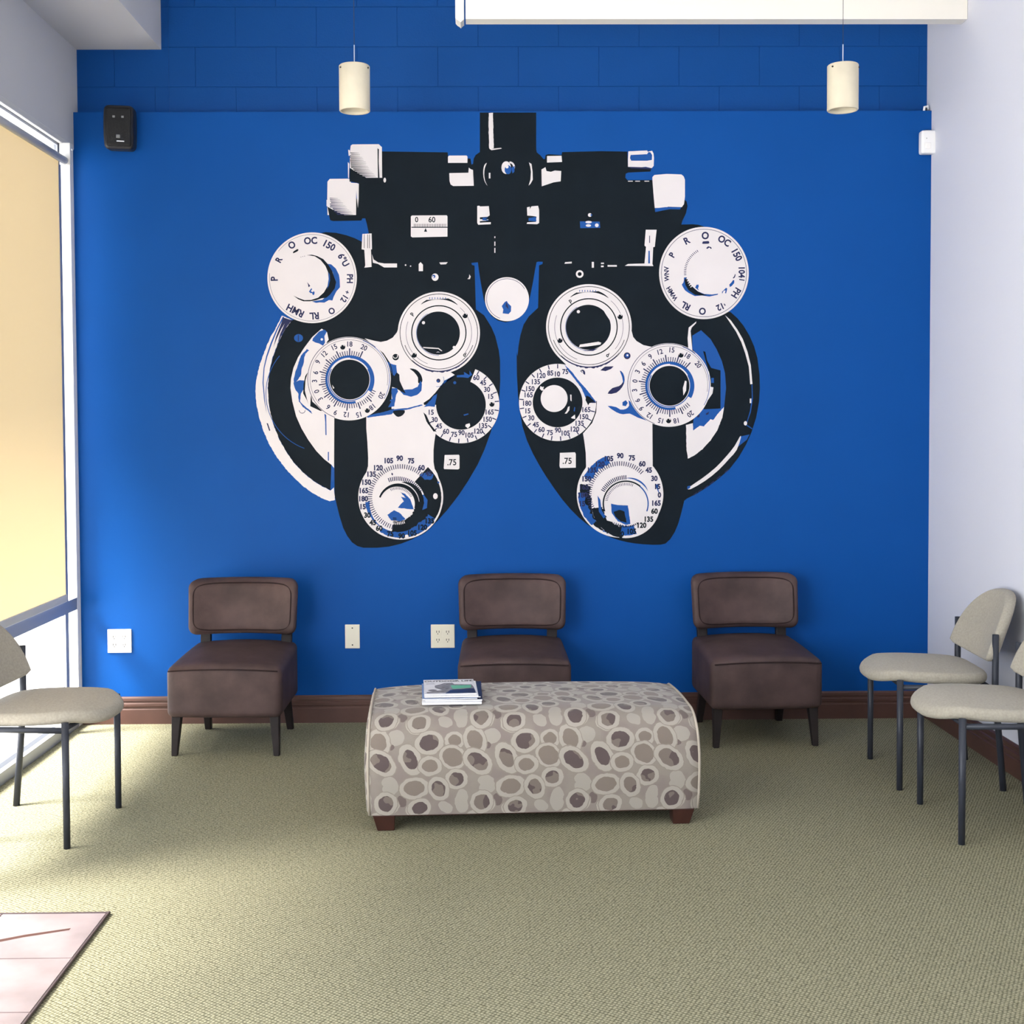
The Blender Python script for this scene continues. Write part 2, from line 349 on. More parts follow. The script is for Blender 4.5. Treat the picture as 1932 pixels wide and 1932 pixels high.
# vinyl baseboard with its moulded top
def baseboard(prof_len, place):
    prof = [(0, 0), (.014, 0), (.014, .070), (.011, .074), (.011, .082), (.015, .086), (.015, .098), (.010, .103), (.010, .110), (.013, .113), (.012, .125), (.005, .132), (0, .132)]
    bm = bmesh.new(); A = [bm.verts.new(place(0, d, z)) for d, z in prof]; C = [bm.verts.new(place(prof_len, d, z)) for d, z in prof]
    for i in range(len(prof)):
        j = (i + 1) % len(prof); bm.faces.new((A[i], A[j], C[j], C[i]))
    bm.faces.new(A); bm.faces.new(C[::-1]); return bm
struct('baseboard_back', baseboard(XR - XL - .0, lambda t, d, z: (XL + t, YB - d, z)), M['base'])
struct('baseboard_right', baseboard(YB - .015 - YF, lambda t, d, z: (XR - d, YF + t, z)), M['base'])

# glazed left side: jamb, posts, rails, panes
def window(n, y0, y1, low_rail=True):
    fr = bmesh.new()
    xo, xi = XL - .025, XL - .005
    box(fr, xo, xi, y0, y0 + .042, .0, WT); box(fr, xo, xi, y1 - .042, y1, .0, WT)
    box(fr, xo, xi, y0 + .042, y1 - .042, WT - .028, WT)
    box(fr, xo, XL, y0 + .042, y1 - .042, 0, .052)
    box(fr, xo - .07, xo - .05, y0, y1, .0, .04)
    if low_rail: box(fr, xo, xi, y0 + .042, y1 - .042, .565, .622)
    f_ = struct('window_%d' % n, fr, M['alu'])
    g = bmesh.new(); xg = XL - .016
    spans = [(.052, .565), (.622, WT - .028)] if low_rail else [(.052, WT - .045)]
    for z0, z1 in spans: box(g, xg - .003, xg + .003, y0 + .042, y1 - .042, z0, z1)
    link('pane', g, M['glass'], f_)
    return f_
w1 = window(1, 3.72, 5.825)
# narrow sidelight between the last post and the jamb
fr = bmesh.new(); box(fr, XL - .025, XL - .005, 5.825, 5.95, .565, .622); box(fr, XL - .025, XL - .005, 5.825, 5.95, 0, .052); box(fr, XL - .025, XL - .005, 5.825, 5.95, WT - .045, WT)
w2 = struct('window_2', fr, M['alu'])
g = bmesh.new(); box(g, XL - .018, XL - .013, 5.827, 5.948, .052, .565); box(g, XL - .018, XL - .013, 5.827, 5.948, .622, WT - .045); link('pane', g, M['glass'], w2)
struct('trim_2', B(XL - .16, XL - .004, 5.95, YU + .19, 0, WT, bevel=.002), M['jamb'])
# glazed street door with its own bay, then another bay, beside and behind the viewer
d1 = window(3, 2.55, 3.70, low_rail=False)
link('door_handle', B(XL + .01, XL + .05, 2.64, 2.67, .95, 1.25, bevel=.008), M['metal'], d1)
window(4, .60, 2.53, low_rail=True); window(5, -1.40, .58, low_rail=True)
struct('wall_left_lower', B(XL - .15, XL, YF - .1, -1.40, -.1, WT), M['white_wall'])
# outside: pavement, unseen storefront canopy sized to limit the sun coming in
struct('sidewalk', B(-14, XL - .12, -12, 16, -.16, -.02), M['concrete'])
struct('canopy', B(-3.52, XL - .16, -6, 10, 2.93, 3.15), M['ceiling'])

# floor tiles inside the street door
TX, TY = -1.11, 3.64
t = bmesh.new(); box(t, XL + .0, TX, .6, TY, .0005, .004); tl = struct('floor_tiles', t, M['grout'])
tb = bmesh.new()
ys = [TY - .008, TY - .318]
while ys[-1] > .9: ys.append(ys[-1] - .31)
for i in range(len(ys) - 1):
    for x0, x1 in ((XL + .005, -1.735), (-1.729, -1.425), (-1.419, TX - .008)):
        box(tb, x0 if x0 < -1.9 else x0, x1, ys[i + 1] + .003, ys[i] - .003, .003, .0075)
link('tile', tb, M['tile'], tl)
link('edge_strip', B(TX - .004, TX + .002, .6, TY, .002, .010, bevel=.001), M['tile_edge'], tl)
link('edge_strip', B(XL, TX + .003, TY - .006, TY + .001, .002, .008, bevel=.001), M['tile_edge'], tl)
cb = bmesh.new()  # thin brown streak running across the tiles
CR = [(-1.635, 3.30, .002), (-1.56, 3.335, .007), (-1.48, 3.375, .009), (-1.40, 3.415, .006), (-1.30, 3.47, .005), (-1.185, 3.515, .004)]
pa = [cb.verts.new((x, y + w_ * 1.8, .0078)) for x, y, w_ in CR]; pb = [cb.verts.new((x, y - w_ * 1.8, .0078)) for x, y, w_ in CR]
for i in range(len(CR) - 1): cb.faces.new((pa[i], pa[i + 1], pb[i + 1], pb[i]))
link('streak', cb, M['streak'], tl)

# ---------------------------------------------------------------- roller blind
bl = thing('roller_blind', 'tan roller blind drawn almost down over the left window', 'blind', (XL + .012, 4.7, 2.66))
def at(o, bm_name, bm, m, smooth=False):
    for v in bm.verts: v.co = o.matrix_basis.inverted() @ v.co
    return link(bm_name, bm, m, o, smooth)
bl_loc = bl.location.copy()
def world_child(o, name, bm, m, smooth=False):
    mi = (Matrix.Translation(o.location) @ o.rotation_euler.to_matrix().to_4x4()).inverted()
    for v in bm.verts: v.co = mi @ v.co
    return link(name, bm, m, o, smooth)
bm = bmesh.new(); sweep(bm, [(XL + .024, 3.74, 2.658), (XL + .024, 5.80, 2.658)], .017, 20); world_child(bl, 'roller_tube', bm, M['roller'], True)
world_child(bl, 'blind_cloth', B(XL + .0060, XL + .0068, 3.76, 5.758, .655, 2.665), M['blind'])
world_child(bl, 'bottom_bar', B(XL + .001, XL + .013, 3.76, 5.762, .628, .663, bevel=.003), M['roller'])
for y in (3.735, 5.795):
    world_child(bl, 'bracket', B(XL + .0, XL + .05, y - .004, y + .014, 2.64, 2.74, bevel=.002), M['roller'])
struct('trim_3', B(XL - .004, XL + .016, 3.7, 5.95, 2.738, 2.766, bevel=.004), M['roller'])

# ---------------------------------------------------------------- mural
DM = YB / F
def ray(u, v):
    du, dv = u - PPX, v - PPY; cr, sr = math.cos(ROL), math.sin(ROL)
    X, Z = (cr * du - sr * dv) / F, -(sr * du + cr * dv) / F
    cp, sp = math.cos(PIT), math.sin(PIT); Y, Z = cp + sp * Z, -sp + cp * Z
    cy, sy = math.cos(YAW), math.sin(YAW); return cy * X + sy * Y, -sy * X + cy * Y, Z
def W(u, v):
    x, y, z = ray(u, v); return x * YB / y, CZ + z * YB / y      # a spot on the wall's own face
def A1(x, y): return 480 + x / 4.025, 200 + y / 4.025
def A2(x, y): return 960 + x / 4.025, 200 + y / 4.025
def A3(x, y): return 470 + x / 3.943, 580 + y / 3.943
def A4(x, y): return 960 + x / 3.943, 580 + y / 3.943
def A6(x, y): return 500 + x / 10.17, 430 + y / 10.17
def A7(x, y): return 1240 + x / 10.17, 420 + y / 10.17
def smoothp(p, n=4, closed=True):
    out = []; k = len(p)
    for i in range(k if closed else k - 1):
        g_ = (lambda j: p[j % k]) if closed else (lambda j: p[max(0, min(k - 1, j))])
        a, b_, c, d = g_(i - 1), g_(i), g_(i + 1), g_(i + 2)
        for s in range(n):
            t_ = s / n
            out.append(tuple(.5 * (2 * b_[q] + (c[q] - a[q]) * t_ + (2 * a[q] - 5 * b_[q] + 4 * c[q] - d[q]) * t_ ** 2 + (3 * b_[q] - a[q] - 3 * c[q] + d[q]) * t_ ** 3) for q in (0, 1)))
    if not closed: out.append(p[-1])
    return out
mural = thing('wall_mural', 'black and white mural of an eye examination instrument painted on the blue wall', 'mural', (0, YB, 1.95))
PM = {'k': 0, 'w': 1, 'b': 2, 'n': 3}
class Paint:
    count = 0
    def __init__(s, A=None): s.bm = bmesh.new(); s.A = A or (lambda x, y: (x, y)); Paint.count += 1; s.base = Paint.count * 4.3e-6; s.i = 0
    def y(s, lv): return -.0004 - .00024 * lv - s.base - s.i * 1.5e-6
    def poly(s, pts, c, lv, A=None, sm=0, ragged=0):
        A = A or s.A; pts = [A(*p) for p in pts]; s.i += 1
        if sm: pts = smoothp(pts, sm)
        if ragged:
            q = []
            for i, p in enumerate(pts):
                n = pts[(i + 1) % len(pts)]; d = math.hypot(n[0] - p[0], n[1] - p[1]); k = max(1, int(d / 3))
                for j in range(k): q.append((p[0] + (n[0] - p[0]) * j / k + random.uniform(-ragged, ragged), p[1] + (n[1] - p[1]) * j / k + random.uniform(-ragged, ragged)))
            pts = q
        vs = []
        for u, v in pts:
            X, Z = W(u, v); vs.append(s.bm.verts.new((X, s.y(lv), Z - 1.95)))
        f = s.bm.faces.new(vs); f.material_index = PM[c]; return s
    def rect(s, x0, y0, x1, y1, c, lv, A=None): return s.poly([(x0, y0), (x1, y0), (x1, y1), (x0, y1)], c, lv, A)
    def disc(s, x, y, r, c, lv, A=None, ry=None, n=64):
        A = A or s.A; ry = ry or r; return s.poly([(x + r * math.cos(2 * PI * i / n), y + ry * math.sin(2 * PI * i / n)) for i in range(n)], c, lv, A)
    def ring(s, x, y, r, w_, c, lv, a0=0, a1=360, A=None, ry=None, n=72, w1=None):
        """arc band, bearings clockwise from the top; optional change of width along it"""
        s.i += 1; ry = ry or r; w1 = w_ if w1 is None else w1; n = max(6, int(n * abs(a1 - a0) / 360)); A = A or s.A; vo, vi = [], []
        for i in range(n + 1):
            t_ = i / n; a = math.radians(a0 + (a1 - a0) * t_); ww = w_ + (w1 - w_) * t_
            for L_, q in ((vo, ww / 2), (vi, -ww / 2)):
                u, v = A(x + (r + q) * math.sin(a), y - (ry + q) * math.cos(a)); X, Z = W(u, v); L_.append(s.bm.verts.new((X, s.y(lv), Z - 1.95)))
        for i in range(n): s.bm.faces.new((vo[i], vo[i + 1], vi[i + 1], vi[i])).material_index = PM[c]
        return s
    def band(s, x, y, r0, r1, a0, a1, c, lv, rag=4, A=None):
        n = max(8, int(abs(a1 - a0) / 3)); o = []; q = []
        for i in range(n + 1):
            a = math.radians(a0 + (a1 - a0) * i / n); e = 0 if i in (0, n) else 1; ra = r1 + random.uniform(-rag, rag) * .3; rb = r0 + random.uniform(-rag, rag) * e
            o.append((x + ra * math.sin(a), y - ra * math.cos(a))); q.append((x + rb * math.sin(a), y - rb * math.cos(a)))
        return s.poly(o + q[::-1], c, lv, A)
    def crescent(s, x, y, r, wmax, c, lv, a0, a1, A=None, rag=0):
        A = A or s.A; n = 40; o, i_ = [], []
        for i in range(n + 1):
            t_ = i / n; a = math.radians(a0 + (a1 - a0) * t_); w_ = wmax * math.sin(PI * t_) ** .8 * (1 + random.uniform(-rag, rag))
            o.append((x + (r + w_) * math.sin(a), y - (r + w_) * math.cos(a))); i_.append((x + (r - .5) * math.sin(a), y - (r - .5) * math.cos(a)))
        return s.poly(o + i_[::-1], c, lv, A)
    def ticks(s, x, y, r0, r1, a0, a1, n, w_, c, lv, A=None, long=0, rl=None):
        A = A or s.A
        for i in range(n):
            a = math.radians(a0 + (a1 - a0) * i / max(1, n - 1)); ra, rb = r0, r1
            if long and i % long == 0: rb = rl
            sx, cx = math.sin(a), -math.cos(a); px, py = -cx * w_ / 2, sx * w_ / 2
            s.poly([(x + ra * sx - px, y + ra * cx - py), (x + rb * sx - px, y + rb * cx - py), (x + rb * sx + px, y + rb * cx + py), (x + ra * sx + px, y + ra * cx + py)], c, lv, A)
        return s
    def text(s, t, x, y, h, rot, c, lv, A=None, bold=.018):
        """h = letter height in the same units as x, y; rot clockwise in degrees"""
        s.i += 1; A = A or s.A; u, v = A(x, y); u1, _ = A(x + 1, y); k = (u1 - u) * DM; X0, Z0 = W(u, v)
        vs, fs, _h = glyphs(t, bold); hh = h * k / max(.3, .72); a = -math.radians(rot); ca, sa = math.cos(a), math.sin(a)
        bv = [s.bm.verts.new((X0 + (ca * p[0] * .92 - sa * p[1]) * hh, s.y(lv), Z0 + (sa * p[0] * .92 + ca * p[1]) * hh - 1.95)) for p in vs]
        for f in fs:
            try: s.bm.faces.new([bv[i] for i in f]).material_index = PM[c]
            except ValueError: pass
        return s
    def done(s, name, label=None):
        o = link(name, s.bm, [M['paint_black'], M['paint_white'], M['paint_blue'], M['paint_navy']], mural, smooth=False)
        if label: o['label'] = label
        return o
def bearing(x, y, cx, cy): return math.degrees(math.atan2(x - cx, cy - y))

# -- body outline
p = Paint()
pts = [A1(*q) for q in [(1712, 50), (1712, 350), (1680, 372), (1665, 400), (1660, 440), (1648, 445), (1642, 400), (1618, 398), (1600, 384), (1470, 380), (1468, 352), (970, 345), (945, 330), (730, 400), (722, 572), (792, 586), (790, 700), (556, 740), (566, 820), (578, 868), (600, 874), (812, 870), (820, 853), (842, 853), (855, 900), (868, 965), (815, 1030), (760, 1003), (700, 982), (620, 963), (540, 958), (440, 980), (300, 1300), (330, 1600)]]
pts += [A3(*q) for q in [(300, 110), (258, 180), (215, 270), (175, 380), (150, 490), (140, 600), (145, 700), (160, 790), (185, 880), (225, 980), (275, 1070), (330, 1150), (400, 1225), (480, 1290), (545, 1330), (605, 1360), (612, 1165), (634, 1165), (636, 1400), (655, 1480), (672, 1550), (700, 1640), (730, 1700), (765, 1747), (805, 1775), (850, 1788), (950, 1788), (1040, 1780), (1130, 1758), (1215, 1725), (1300, 1672), (1400, 1590), (1480, 1500), (1560, 1395), (1630, 1290), (1700, 1170), (1750, 1060), (1790, 950), (1830, 830), (1860, 700), (1868, 550), (1867, 400), (1858, 320)]]
pts += [A1(*q) for q in [(1852, 1840), (1830, 1750), (1800, 1680), (1745, 1590), (1682, 1545), (1672, 1212), (1652, 1207), (1648, 1192), (1697, 1187), (1706, 1260), (1722, 1360), (1742, 1470), (1765, 1540), (1800, 1595), (1850, 1630), (1905, 1643)]]
pts += [A2(*q) for q in [(5, 1638), (60, 1612), (110, 1572), (145, 1510), (165, 1430), (185, 1330), (200, 1240), (211, 1187), (222, 1182), (258, 1183), (256, 1200), (230, 1210), (222, 1532), (150, 1600), (112, 1660), (88, 1740), (74, 1820), (66, 1900)]]
pts += [A4(*q) for q in [(58, 330), (60, 500), (68, 650), (80, 760), (100, 880), (135, 990), (180, 1090), (230, 1180), (280, 1262), (340, 1350), (400, 1432), (460, 1503), (520, 1563), (580, 1612), (640, 1652), (700, 1685), (760, 1712), (820, 1732), (880, 1746), (940, 1756), (1000, 1762), (1070, 1766), (1130, 1765), (1165, 1757), (1200, 1725), (1235, 1670), (1260, 1610), (1280, 1540), (1295, 1480), (1305, 1438), (1325, 1422), (1400, 1385), (1480, 1335), (1560, 1275), (1640, 1205), (1710, 1115), (1765, 1020), (1805, 930), (1840, 820), (1862, 700), (1868, 600), (1865, 500), (1850, 380), (1825, 290), (1790, 210), (1745, 135), (1700, 80), (1650, 35), (1500, 0)]]
pts += [A2(*q) for q in [(1480, 1250), (1485, 916), (1440, 902), (1400, 898), (1310, 900), (1318, 872), (1345, 815), (1357, 760), (1350, 724), (1320, 700), (1110, 600), (1092, 562), (900, 562), (884, 545), (888, 515), (905, 506), (1075, 498), (1080, 480), (905, 465), (900, 346), (700, 343), (405, 350), (400, 372), (300, 366), (280, 372), (275, 402), (264, 404), (240, 375), (212, 352), (208, 330), (208, 50)]]
p.poly(pts, 'k', 0)
p.done('instrument_body')

# -- central post, bolts and small white marks
p = Paint(A1)
p.poly([(1780, 55), (1812, 52), (1814, 190), (1818, 318), (1790, 332), (1783, 320), (1779, 200)], 'w', 1, ragged=.35).poly([(1790, 326), (1872, 318), (1878, 324), (1800, 336)], 'w', 1)
p.done('post_highlight'); p = Paint(A1)
p.poly([(1765, 432), (1750, 470), (1745, 520), (1752, 570), (1770, 606), (1752, 580), (1740, 540), (1738, 490), (1746, 450)], 'w', 1, sm=2).done('collar_highlight')
Paint(A1).rect(1780, 508, 1792, 550, 'w', 1).done('painted_mark')
p = Paint(A1)
p.disc(1912, 468, 36, 'w', 1, ry=48).disc(1926, 484, 26, 'b', 2, ry=34).disc(1918, 462, 12, 'w', 3)
p.ring(5, 462, 34, 14, 'w', 1, 360, 470, A=A2).poly([(20, 470), (44, 455), (42, 500), (28, 512)], 'b', 2, A2).done('bolt')
p = Paint(A2)
p.poly([(152, 428), (172, 440), (180, 500), (182, 560), (165, 590), (150, 605), (164, 560), (168, 500), (162, 460)], 'w', 1, A2)
p.done('collar_highlight')
p = Paint(A1)
p.poly([(1478, 377), (1610, 376), (1618, 384), (1618, 432), (1470, 432), (1470, 386)], 'w', 1)
p.poly([(1480, 510), (1625, 507), (1628, 468), (1642, 480), (1660, 486), (1666, 606), (1510, 608), (1490, 596), (1482, 570)], 'w', 1)
p.done('mounting_bracket'); p = Paint(A2)
p.poly([(290, 380), (400, 378), (404, 425), (290, 430)], 'w', 1, A2).poly([(248, 482), (278, 465), (286, 494), (320, 500), (350, 490), (398, 494), (394, 572), (340, 580), (250, 610)], 'w', 1, A2)
p.done('mounting_bracket')
p = Paint(A1)
p.poly([(1692, 760), (1705, 757), (1715, 763), (1780, 760), (1787, 830), (1770, 842), (1712, 845), (1712, 860), (1780, 862), (1760, 872), (1712, 874), (1712, 886), (1795, 882), (1795, 898), (1700, 902), (1692, 888)], 'w', 1)
p.poly([(1735, 848), (1775, 848), (1755, 858), (1780, 872), (1730, 868)], 'b', 2)
p.done('clip'); p = Paint(A2)
p.poly([(138, 770), (160, 765), (158, 785), (172, 762), (222, 758), (230, 790), (230, 888), (215, 898), (135, 895), (140, 884), (205, 880), (210, 840), (180, 835), (140, 832)], 'w', 1, A2).poly([(150, 852), (205, 842), (210, 876), (150, 872)], 'b', 2, A2)
p.done('clip')
p = Paint(A1)
for y0, y1 in ((990, 1003), (1030, 1062), (1078, 1115)): p.rect(1822, y0, 1830, y1, 'w', 1)
p.done('slot_marks')
# lens-distance levers and dashes
p = Paint(A1)
p.poly([(820, 972), (890, 968), (893, 1088), (885, 1090), (890, 1222), (835, 1228), (842, 1210), (835, 1092), (814, 1088)], 'w', 2)
for x in (832, 858, 872): p.rect(x, 975, x + 4, 1080, 'k', 3)
p.poly([(893, 1125), (905, 1165), (940, 1188), (985, 1196), (1083, 1196), (1083, 1226), (985, 1226), (940, 1200), (900, 1190)], 'w', 2)
p.done('lever'); p = Paint(A1)
Paint(A1).disc(1148, 1208, 6, 'w', 1).done('painted_mark')
Paint(A1).disc(1186, 1216, 5, 'w', 1).done('painted_mark')
Paint(A1).poly([(1248, 1200), (1262, 1186), (1280, 1205), (1280, 1254), (1248, 1254)], 'w', 1).done('painted_mark')
Paint(A1).poly([(1404, 1188), (1468, 1186), (1455, 1202), (1414, 1204)], 'w', 1).done('painted_mark')
p = Paint(A1)
p.disc(1372, 1300, 26, 'w', 1, ry=28).disc(1362, 1294, 13, 'b', 2).disc(1358, 1298, 6, 'w', 3)
p.done('screw'); p = Paint(A1)
p.poly([(1632, 1278), (1643, 1295), (1636, 1315), (1618, 1314), (1630, 1300)], 'w', 1).done('screw')
p = Paint(A1); p.disc(990, 563, 10, 'w', 1, ry=18).done('screw')
p = Paint(A2)
p.poly([(1040, 940), (1122, 940), (1108, 1070), (1096, 1072), (1090, 1200), (1098, 1216), (880, 1214), (905, 1200), (1030, 1196), (1042, 1070), (1030, 1060)], 'w', 2, A2)
p.poly([(1060, 1100), (1070, 1100), (1072, 1195), (1058, 1196)], 'b', 3, A2).rect(1066, 985, 1072, 1040, 'n', 3, A2)
p.done('lever'); p = Paint(A2)
Paint(A2).poly([(428, 1186), (478, 1182), (478, 1196), (422, 1198)], 'w', 1, A2).done('painted_mark')
Paint(A2).rect(630, 1184, 646, 1228, 'w', 1, A2).done('painted_mark')
Paint(A2).rect(700, 1190, 722, 1200, 'w', 1, A2).done('painted_mark')
Paint(A2).rect(700, 1212, 720, 1224, 'w', 1, A2).done('painted_mark')
Paint(A2).rect(750, 1208, 820, 1220, 'w', 1, A2).done('painted_mark')
p = Paint(A2); p.ring(538, 1276, 22, 14, 'w', 1, A=A2).done('screw'); p = Paint(A2)
p.disc(615, 828, 14, 'w', 1, A2).disc(626, 828, 7, 'b', 2, A2)
p.poly([(540, 876), (690, 878), (694, 926), (542, 928)], 'b', 1, A2).disc(668, 906, 14, 'w', 2, A2).disc(604, 908, 20, 'w', 2, A2, ry=10).disc(606, 882, 24, 'w', 2, A2, ry=9)
p.done('gauge_window'); p = Paint(A2)
for x in (905, 960, 1030): Paint(A2).rect(x, 568, x + 36, 574, 'w', 1, A2).done('painted_mark')

# -- adjusting knobs at the upper corners
def knob_hatch(p, A, x0, x1, y0, y1, n, c='k', slope=.9):
    for i in range(n):
        t_ = i / (n - 1); y = y0 + (y1 - y0) * t_; xe = x0 + (x1 - x0) * (.35 + .62 * t_) - random.uniform(0, 14); xs = x0 + random.uniform(-3, 8) + (x1 - x0) * (.28 * max(0, t_ - .55) / .45)
        h = 5.0 + 3.5 * t_; p.poly([(xs, y - h / 2), (xe, y - .6 + 2), (xe, y + .6 + 2), (xs, y + h / 2 + .5)], c, 3, A)
p = Paint(A1)
p.poly([(745, 292), (945, 290), (958, 304), (968, 312), (970, 545), (725, 545), (725, 430), (728, 330), (732, 300)], 'w', 2)
p.poly([(725, 470), (770, 500), (800, 520), (850, 545), (970, 547), (970, 575), (722, 575)], 'k', 3).poly([(935, 320), (946, 330), (944, 420), (950, 545), (938, 545), (936, 420)], 'k', 4)
knob_hatch(p, A1, 727, 932, 355, 535, 17)
p.poly([(712, 332), (726, 338), (726, 375), (716, 380)], 'w', 2).poly([(710, 425), (720, 440), (718, 550), (712, 545)], 'w', 2)
p.done('knob')
p = Paint(A1)
p.poly([(555, 575), (572, 554), (718, 552), (735, 583), (780, 586), (793, 592), (792, 700), (786, 775), (778, 700), (773, 640), (772, 828), (555, 828), (553, 700)], 'w', 2)
p.poly([(555, 765), (600, 790), (640, 812), (690, 830), (775, 830), (775, 866), (575, 866)], 'k', 3)
knob_hatch(p, A1, 575, 765, 700, 822, 12, 'n')
p.poly([(548, 712), (562, 718), (560, 765), (548, 760)], 'w', 4)
p.done('knob')
p = Paint(A2)
p.poly([(908, 345), (1050, 338), (1055, 348), (1088, 340), (1098, 360), (1102, 395), (1100, 455), (1085, 472), (1040, 462), (1000, 466), (905, 462), (905, 400)], 'w', 2)
p.poly([(925, 372), (1050, 366), (1060, 350), (1075, 352), (1088, 372), (1086, 410), (1050, 416), (930, 416), (920, 396)], 'b', 3).poly([(905, 462), (1040, 466), (1085, 474), (1080, 482), (930, 474)], 'n', 3)
p.done('knob')
p = Paint(A2)
p.poly([(1090, 560), (1090, 540), (1105, 524), (1200, 516), (1310, 520), (1328, 535), (1337, 560), (1337, 690), (1330, 745), (1314, 768), (1210, 765), (1190, 772), (1108, 775), (1100, 690)], 'w', 2)
p.poly([(1108, 778), (1190, 768), (1310, 768), (1300, 786), (1220, 784), (1160, 796), (1112, 806)], 'b', 3)
p.done('knob')

# -- number plates
p = Paint(A1)
p.poly([(1196, 832), (1460, 830), (1466, 838), (1466, 992), (1200, 998), (1188, 990), (1188, 840)], 'w', 1).rect(1192, 918, 1466, 925, 'k', 2)
for i in range(20): p.rect(1212 + i * 12.6, 895, 1216 + i * 12.6, 918, 'k', 2)
p.poly([(1300, 926), (1312, 955), (1288, 955)], 'k', 2).text('0', 1232, 863, 40, 0, 'k', 2).text('60', 1348, 863, 42, 0, 'k', 2)
p.done('number_plate')
p = Paint(A3); p.poly([(1455, 1098), (1560, 1096), (1565, 1104), (1565, 1198), (1555, 1205), (1452, 1203), (1448, 1196)], 'w', 1).text('.75', 1508, 1152, 46, 0, 'k', 2).done('number_plate')
p = Paint(A4); p.poly([(380, 1082), (492, 1078), (498, 1090), (498, 1192), (382, 1195), (377, 1180)], 'w', 1).text('.75', 434, 1142, 46, 0, 'k', 2).done('number_plate')

# -- nose-piece disc
p = Paint()
cx, cy = 956.5, 564.5
p.disc(cx, cy, 41.5, 'w', 1).ring(cx, cy, 38.5, .9, 'n', 2, 200, 420).poly([A1(1900, 1490), A1(1916, 1480), A1(1928, 1500), A1(1950, 1520), A1(1948, 1560), A1(1930, 1580), A1(1885, 1575), A1(1890, 1545), A1(1878, 1520)], 'b', 2)
p.poly([A1(1912, 1484), A1(1926, 1520), A1(1930, 1545), A1(1908, 1520)], 'n', 3)
p.done('pivot_disc')

# -- large filter dials
def filter_dial(A, cx, cy, rx, ry, entries, side):
    p = Paint(A)
    p.disc(cx, cy, rx, 'w', 6, ry=ry, n=96)
    if side == 'l': p.ring(cx, cy, rx * .955, 5, 'n', 7, -65 + 360, -65, ry=ry * .955) if False else p.ring(cx, cy, rx * .955, 6, 'n', 7, -52, 290 - 360 + 346, ry=ry * .955)
    else: p.ring(cx, cy, rx * .95, 9, 'n', 7, 0, 360, ry=ry * .95)
    for t_, x, y, h in entries: p.text(t_, x, y, h * 1.24, bearing(x, y, cx, cy), 'n', 7, bold=.035)
    return p
p = filter_dial(A6, 905, 958, 858, 870, [('R', 268, 608, 95), ('O', 515, 330, 105), ('OC', 875, 245, 105), ('150', 1240, 340, 105), ('6°U', 1510, 615, 100), ('PH', 1630, 975, 92), ('+', 1578, 1235, 70), ('12', 1520, 1365, 90), ('O', 1280, 1595, 95), ('RL', 945, 1690, 105), ('RMH', 580, 1590, 105), ('P', 178, 975, 105)], 'l')
p.poly([(1205, 690), (1270, 700), (1360, 780), (1420, 900), (1435, 1000), (1440, 1140), (1370, 1220), (1320, 1320), (1295, 1395), (1230, 1385), (1140, 1435), (1050, 1430), (980, 1440), (900, 1410), (1100, 1380), (1300, 1200), (1340, 1000), (1300, 850)], 'b', 7)
p.poly([(800, 525), (900, 515), (1000, 540), (1120, 600), (1210, 700), (1290, 830), (1330, 950), (1365, 1040), (1340, 1160), (1250, 1280), (1180, 1340), (1080, 1355), (980, 1390), (860, 1410), (740, 1410), (640, 1370), (545, 1300), (640, 1345), (760, 1388), (880, 1385), (1020, 1340), (1130, 1240), (1200, 1120), (1222, 980), (1210, 850), (1160, 730), (1070, 620), (960, 548), (860, 530)], 'k', 8)
p.poly([(1222, 850), (1245, 900), (1250, 1010), (1225, 1110), (1190, 1180), (1205, 1110), (1222, 1000)], 'b', 9)
for x, y in ((760, 542), (725, 550), (690, 560)): p.disc(x, y, 9, 'n', 8, ry=5)
p.poly([(540, 465), (560, 445), (620, 410), (642, 418), (628, 448), (560, 482), (540, 485)], 'k', 8, sm=3)
p.poly([(808, 1040), (835, 1070), (870, 1115), (835, 1140), (828, 1090)], 'n', 8).poly([(895, 1155), (905, 1180), (880, 1215), (915, 1235), (940, 1210), (955, 1245), (940, 1290), (915, 1285), (905, 1250), (880, 1255), (845, 1225), (865, 1190)], 'b', 8)
p.done('filter_dial')
p = filter_dial(A7, 895, 968, 860, 885, [('O', 920, 250, 110), ('OC', 1285, 350, 105), ('150', 1530, 625, 105), ('104', 1620, 960, 95), ('1', 1622, 1100, 80), ('PH', 1512, 1350, 100), ('12', 1200, 1625, 95), ("'", 1292, 1575, 80), ('O', 865, 1702, 105), ('RL', 540, 1600, 100), ('WMH', 285, 1365, 72), ('WNV', 180, 985, 72), ('P', 285, 620, 95), ('R', 568, 345, 105)], 'r')
p.poly([(860, 395), (875, 362), (985, 355), (1000, 385), (985, 405), (870, 408)], 'n', 8).poly([(938, 490), (975, 455), (1030, 470), (1045, 495), (1030, 508), (1000, 480), (955, 508)], 'n', 8)
p.poly([(500, 1150), (470, 1190), (490, 1235), (530, 1300), (600, 1350), (720, 1412), (850, 1400), (1000, 1420), (1160, 1385), (1165, 1365), (1050, 1380), (900, 1370), (780, 1320), (660, 1220), (600, 1130), (560, 1050), (510, 1055), (510, 1110)], 'b', 7)
p.poly([(560, 1060), (520, 1100), (540, 1200), (600, 1300), (720, 1385), (850, 1400), (960, 1395), (860, 1365), (760, 1310), (660, 1215), (600, 1130)], 'k', 8)
cxx, cyy = 1010, 960
for i in range(6):
    a = math.radians(232 + i * 5.5); p.poly([(cxx + 430 * math.sin(a), cyy - 430 * math.cos(a)), (cxx + 470 * math.sin(a), cyy - 470 * math.cos(a)), (cxx + 470 * math.sin(a + .035), cyy - 470 * math.cos(a + .035)), (cxx + 430 * math.sin(a + .035), cyy - 430 * math.cos(a + .035))], 'w', 9)
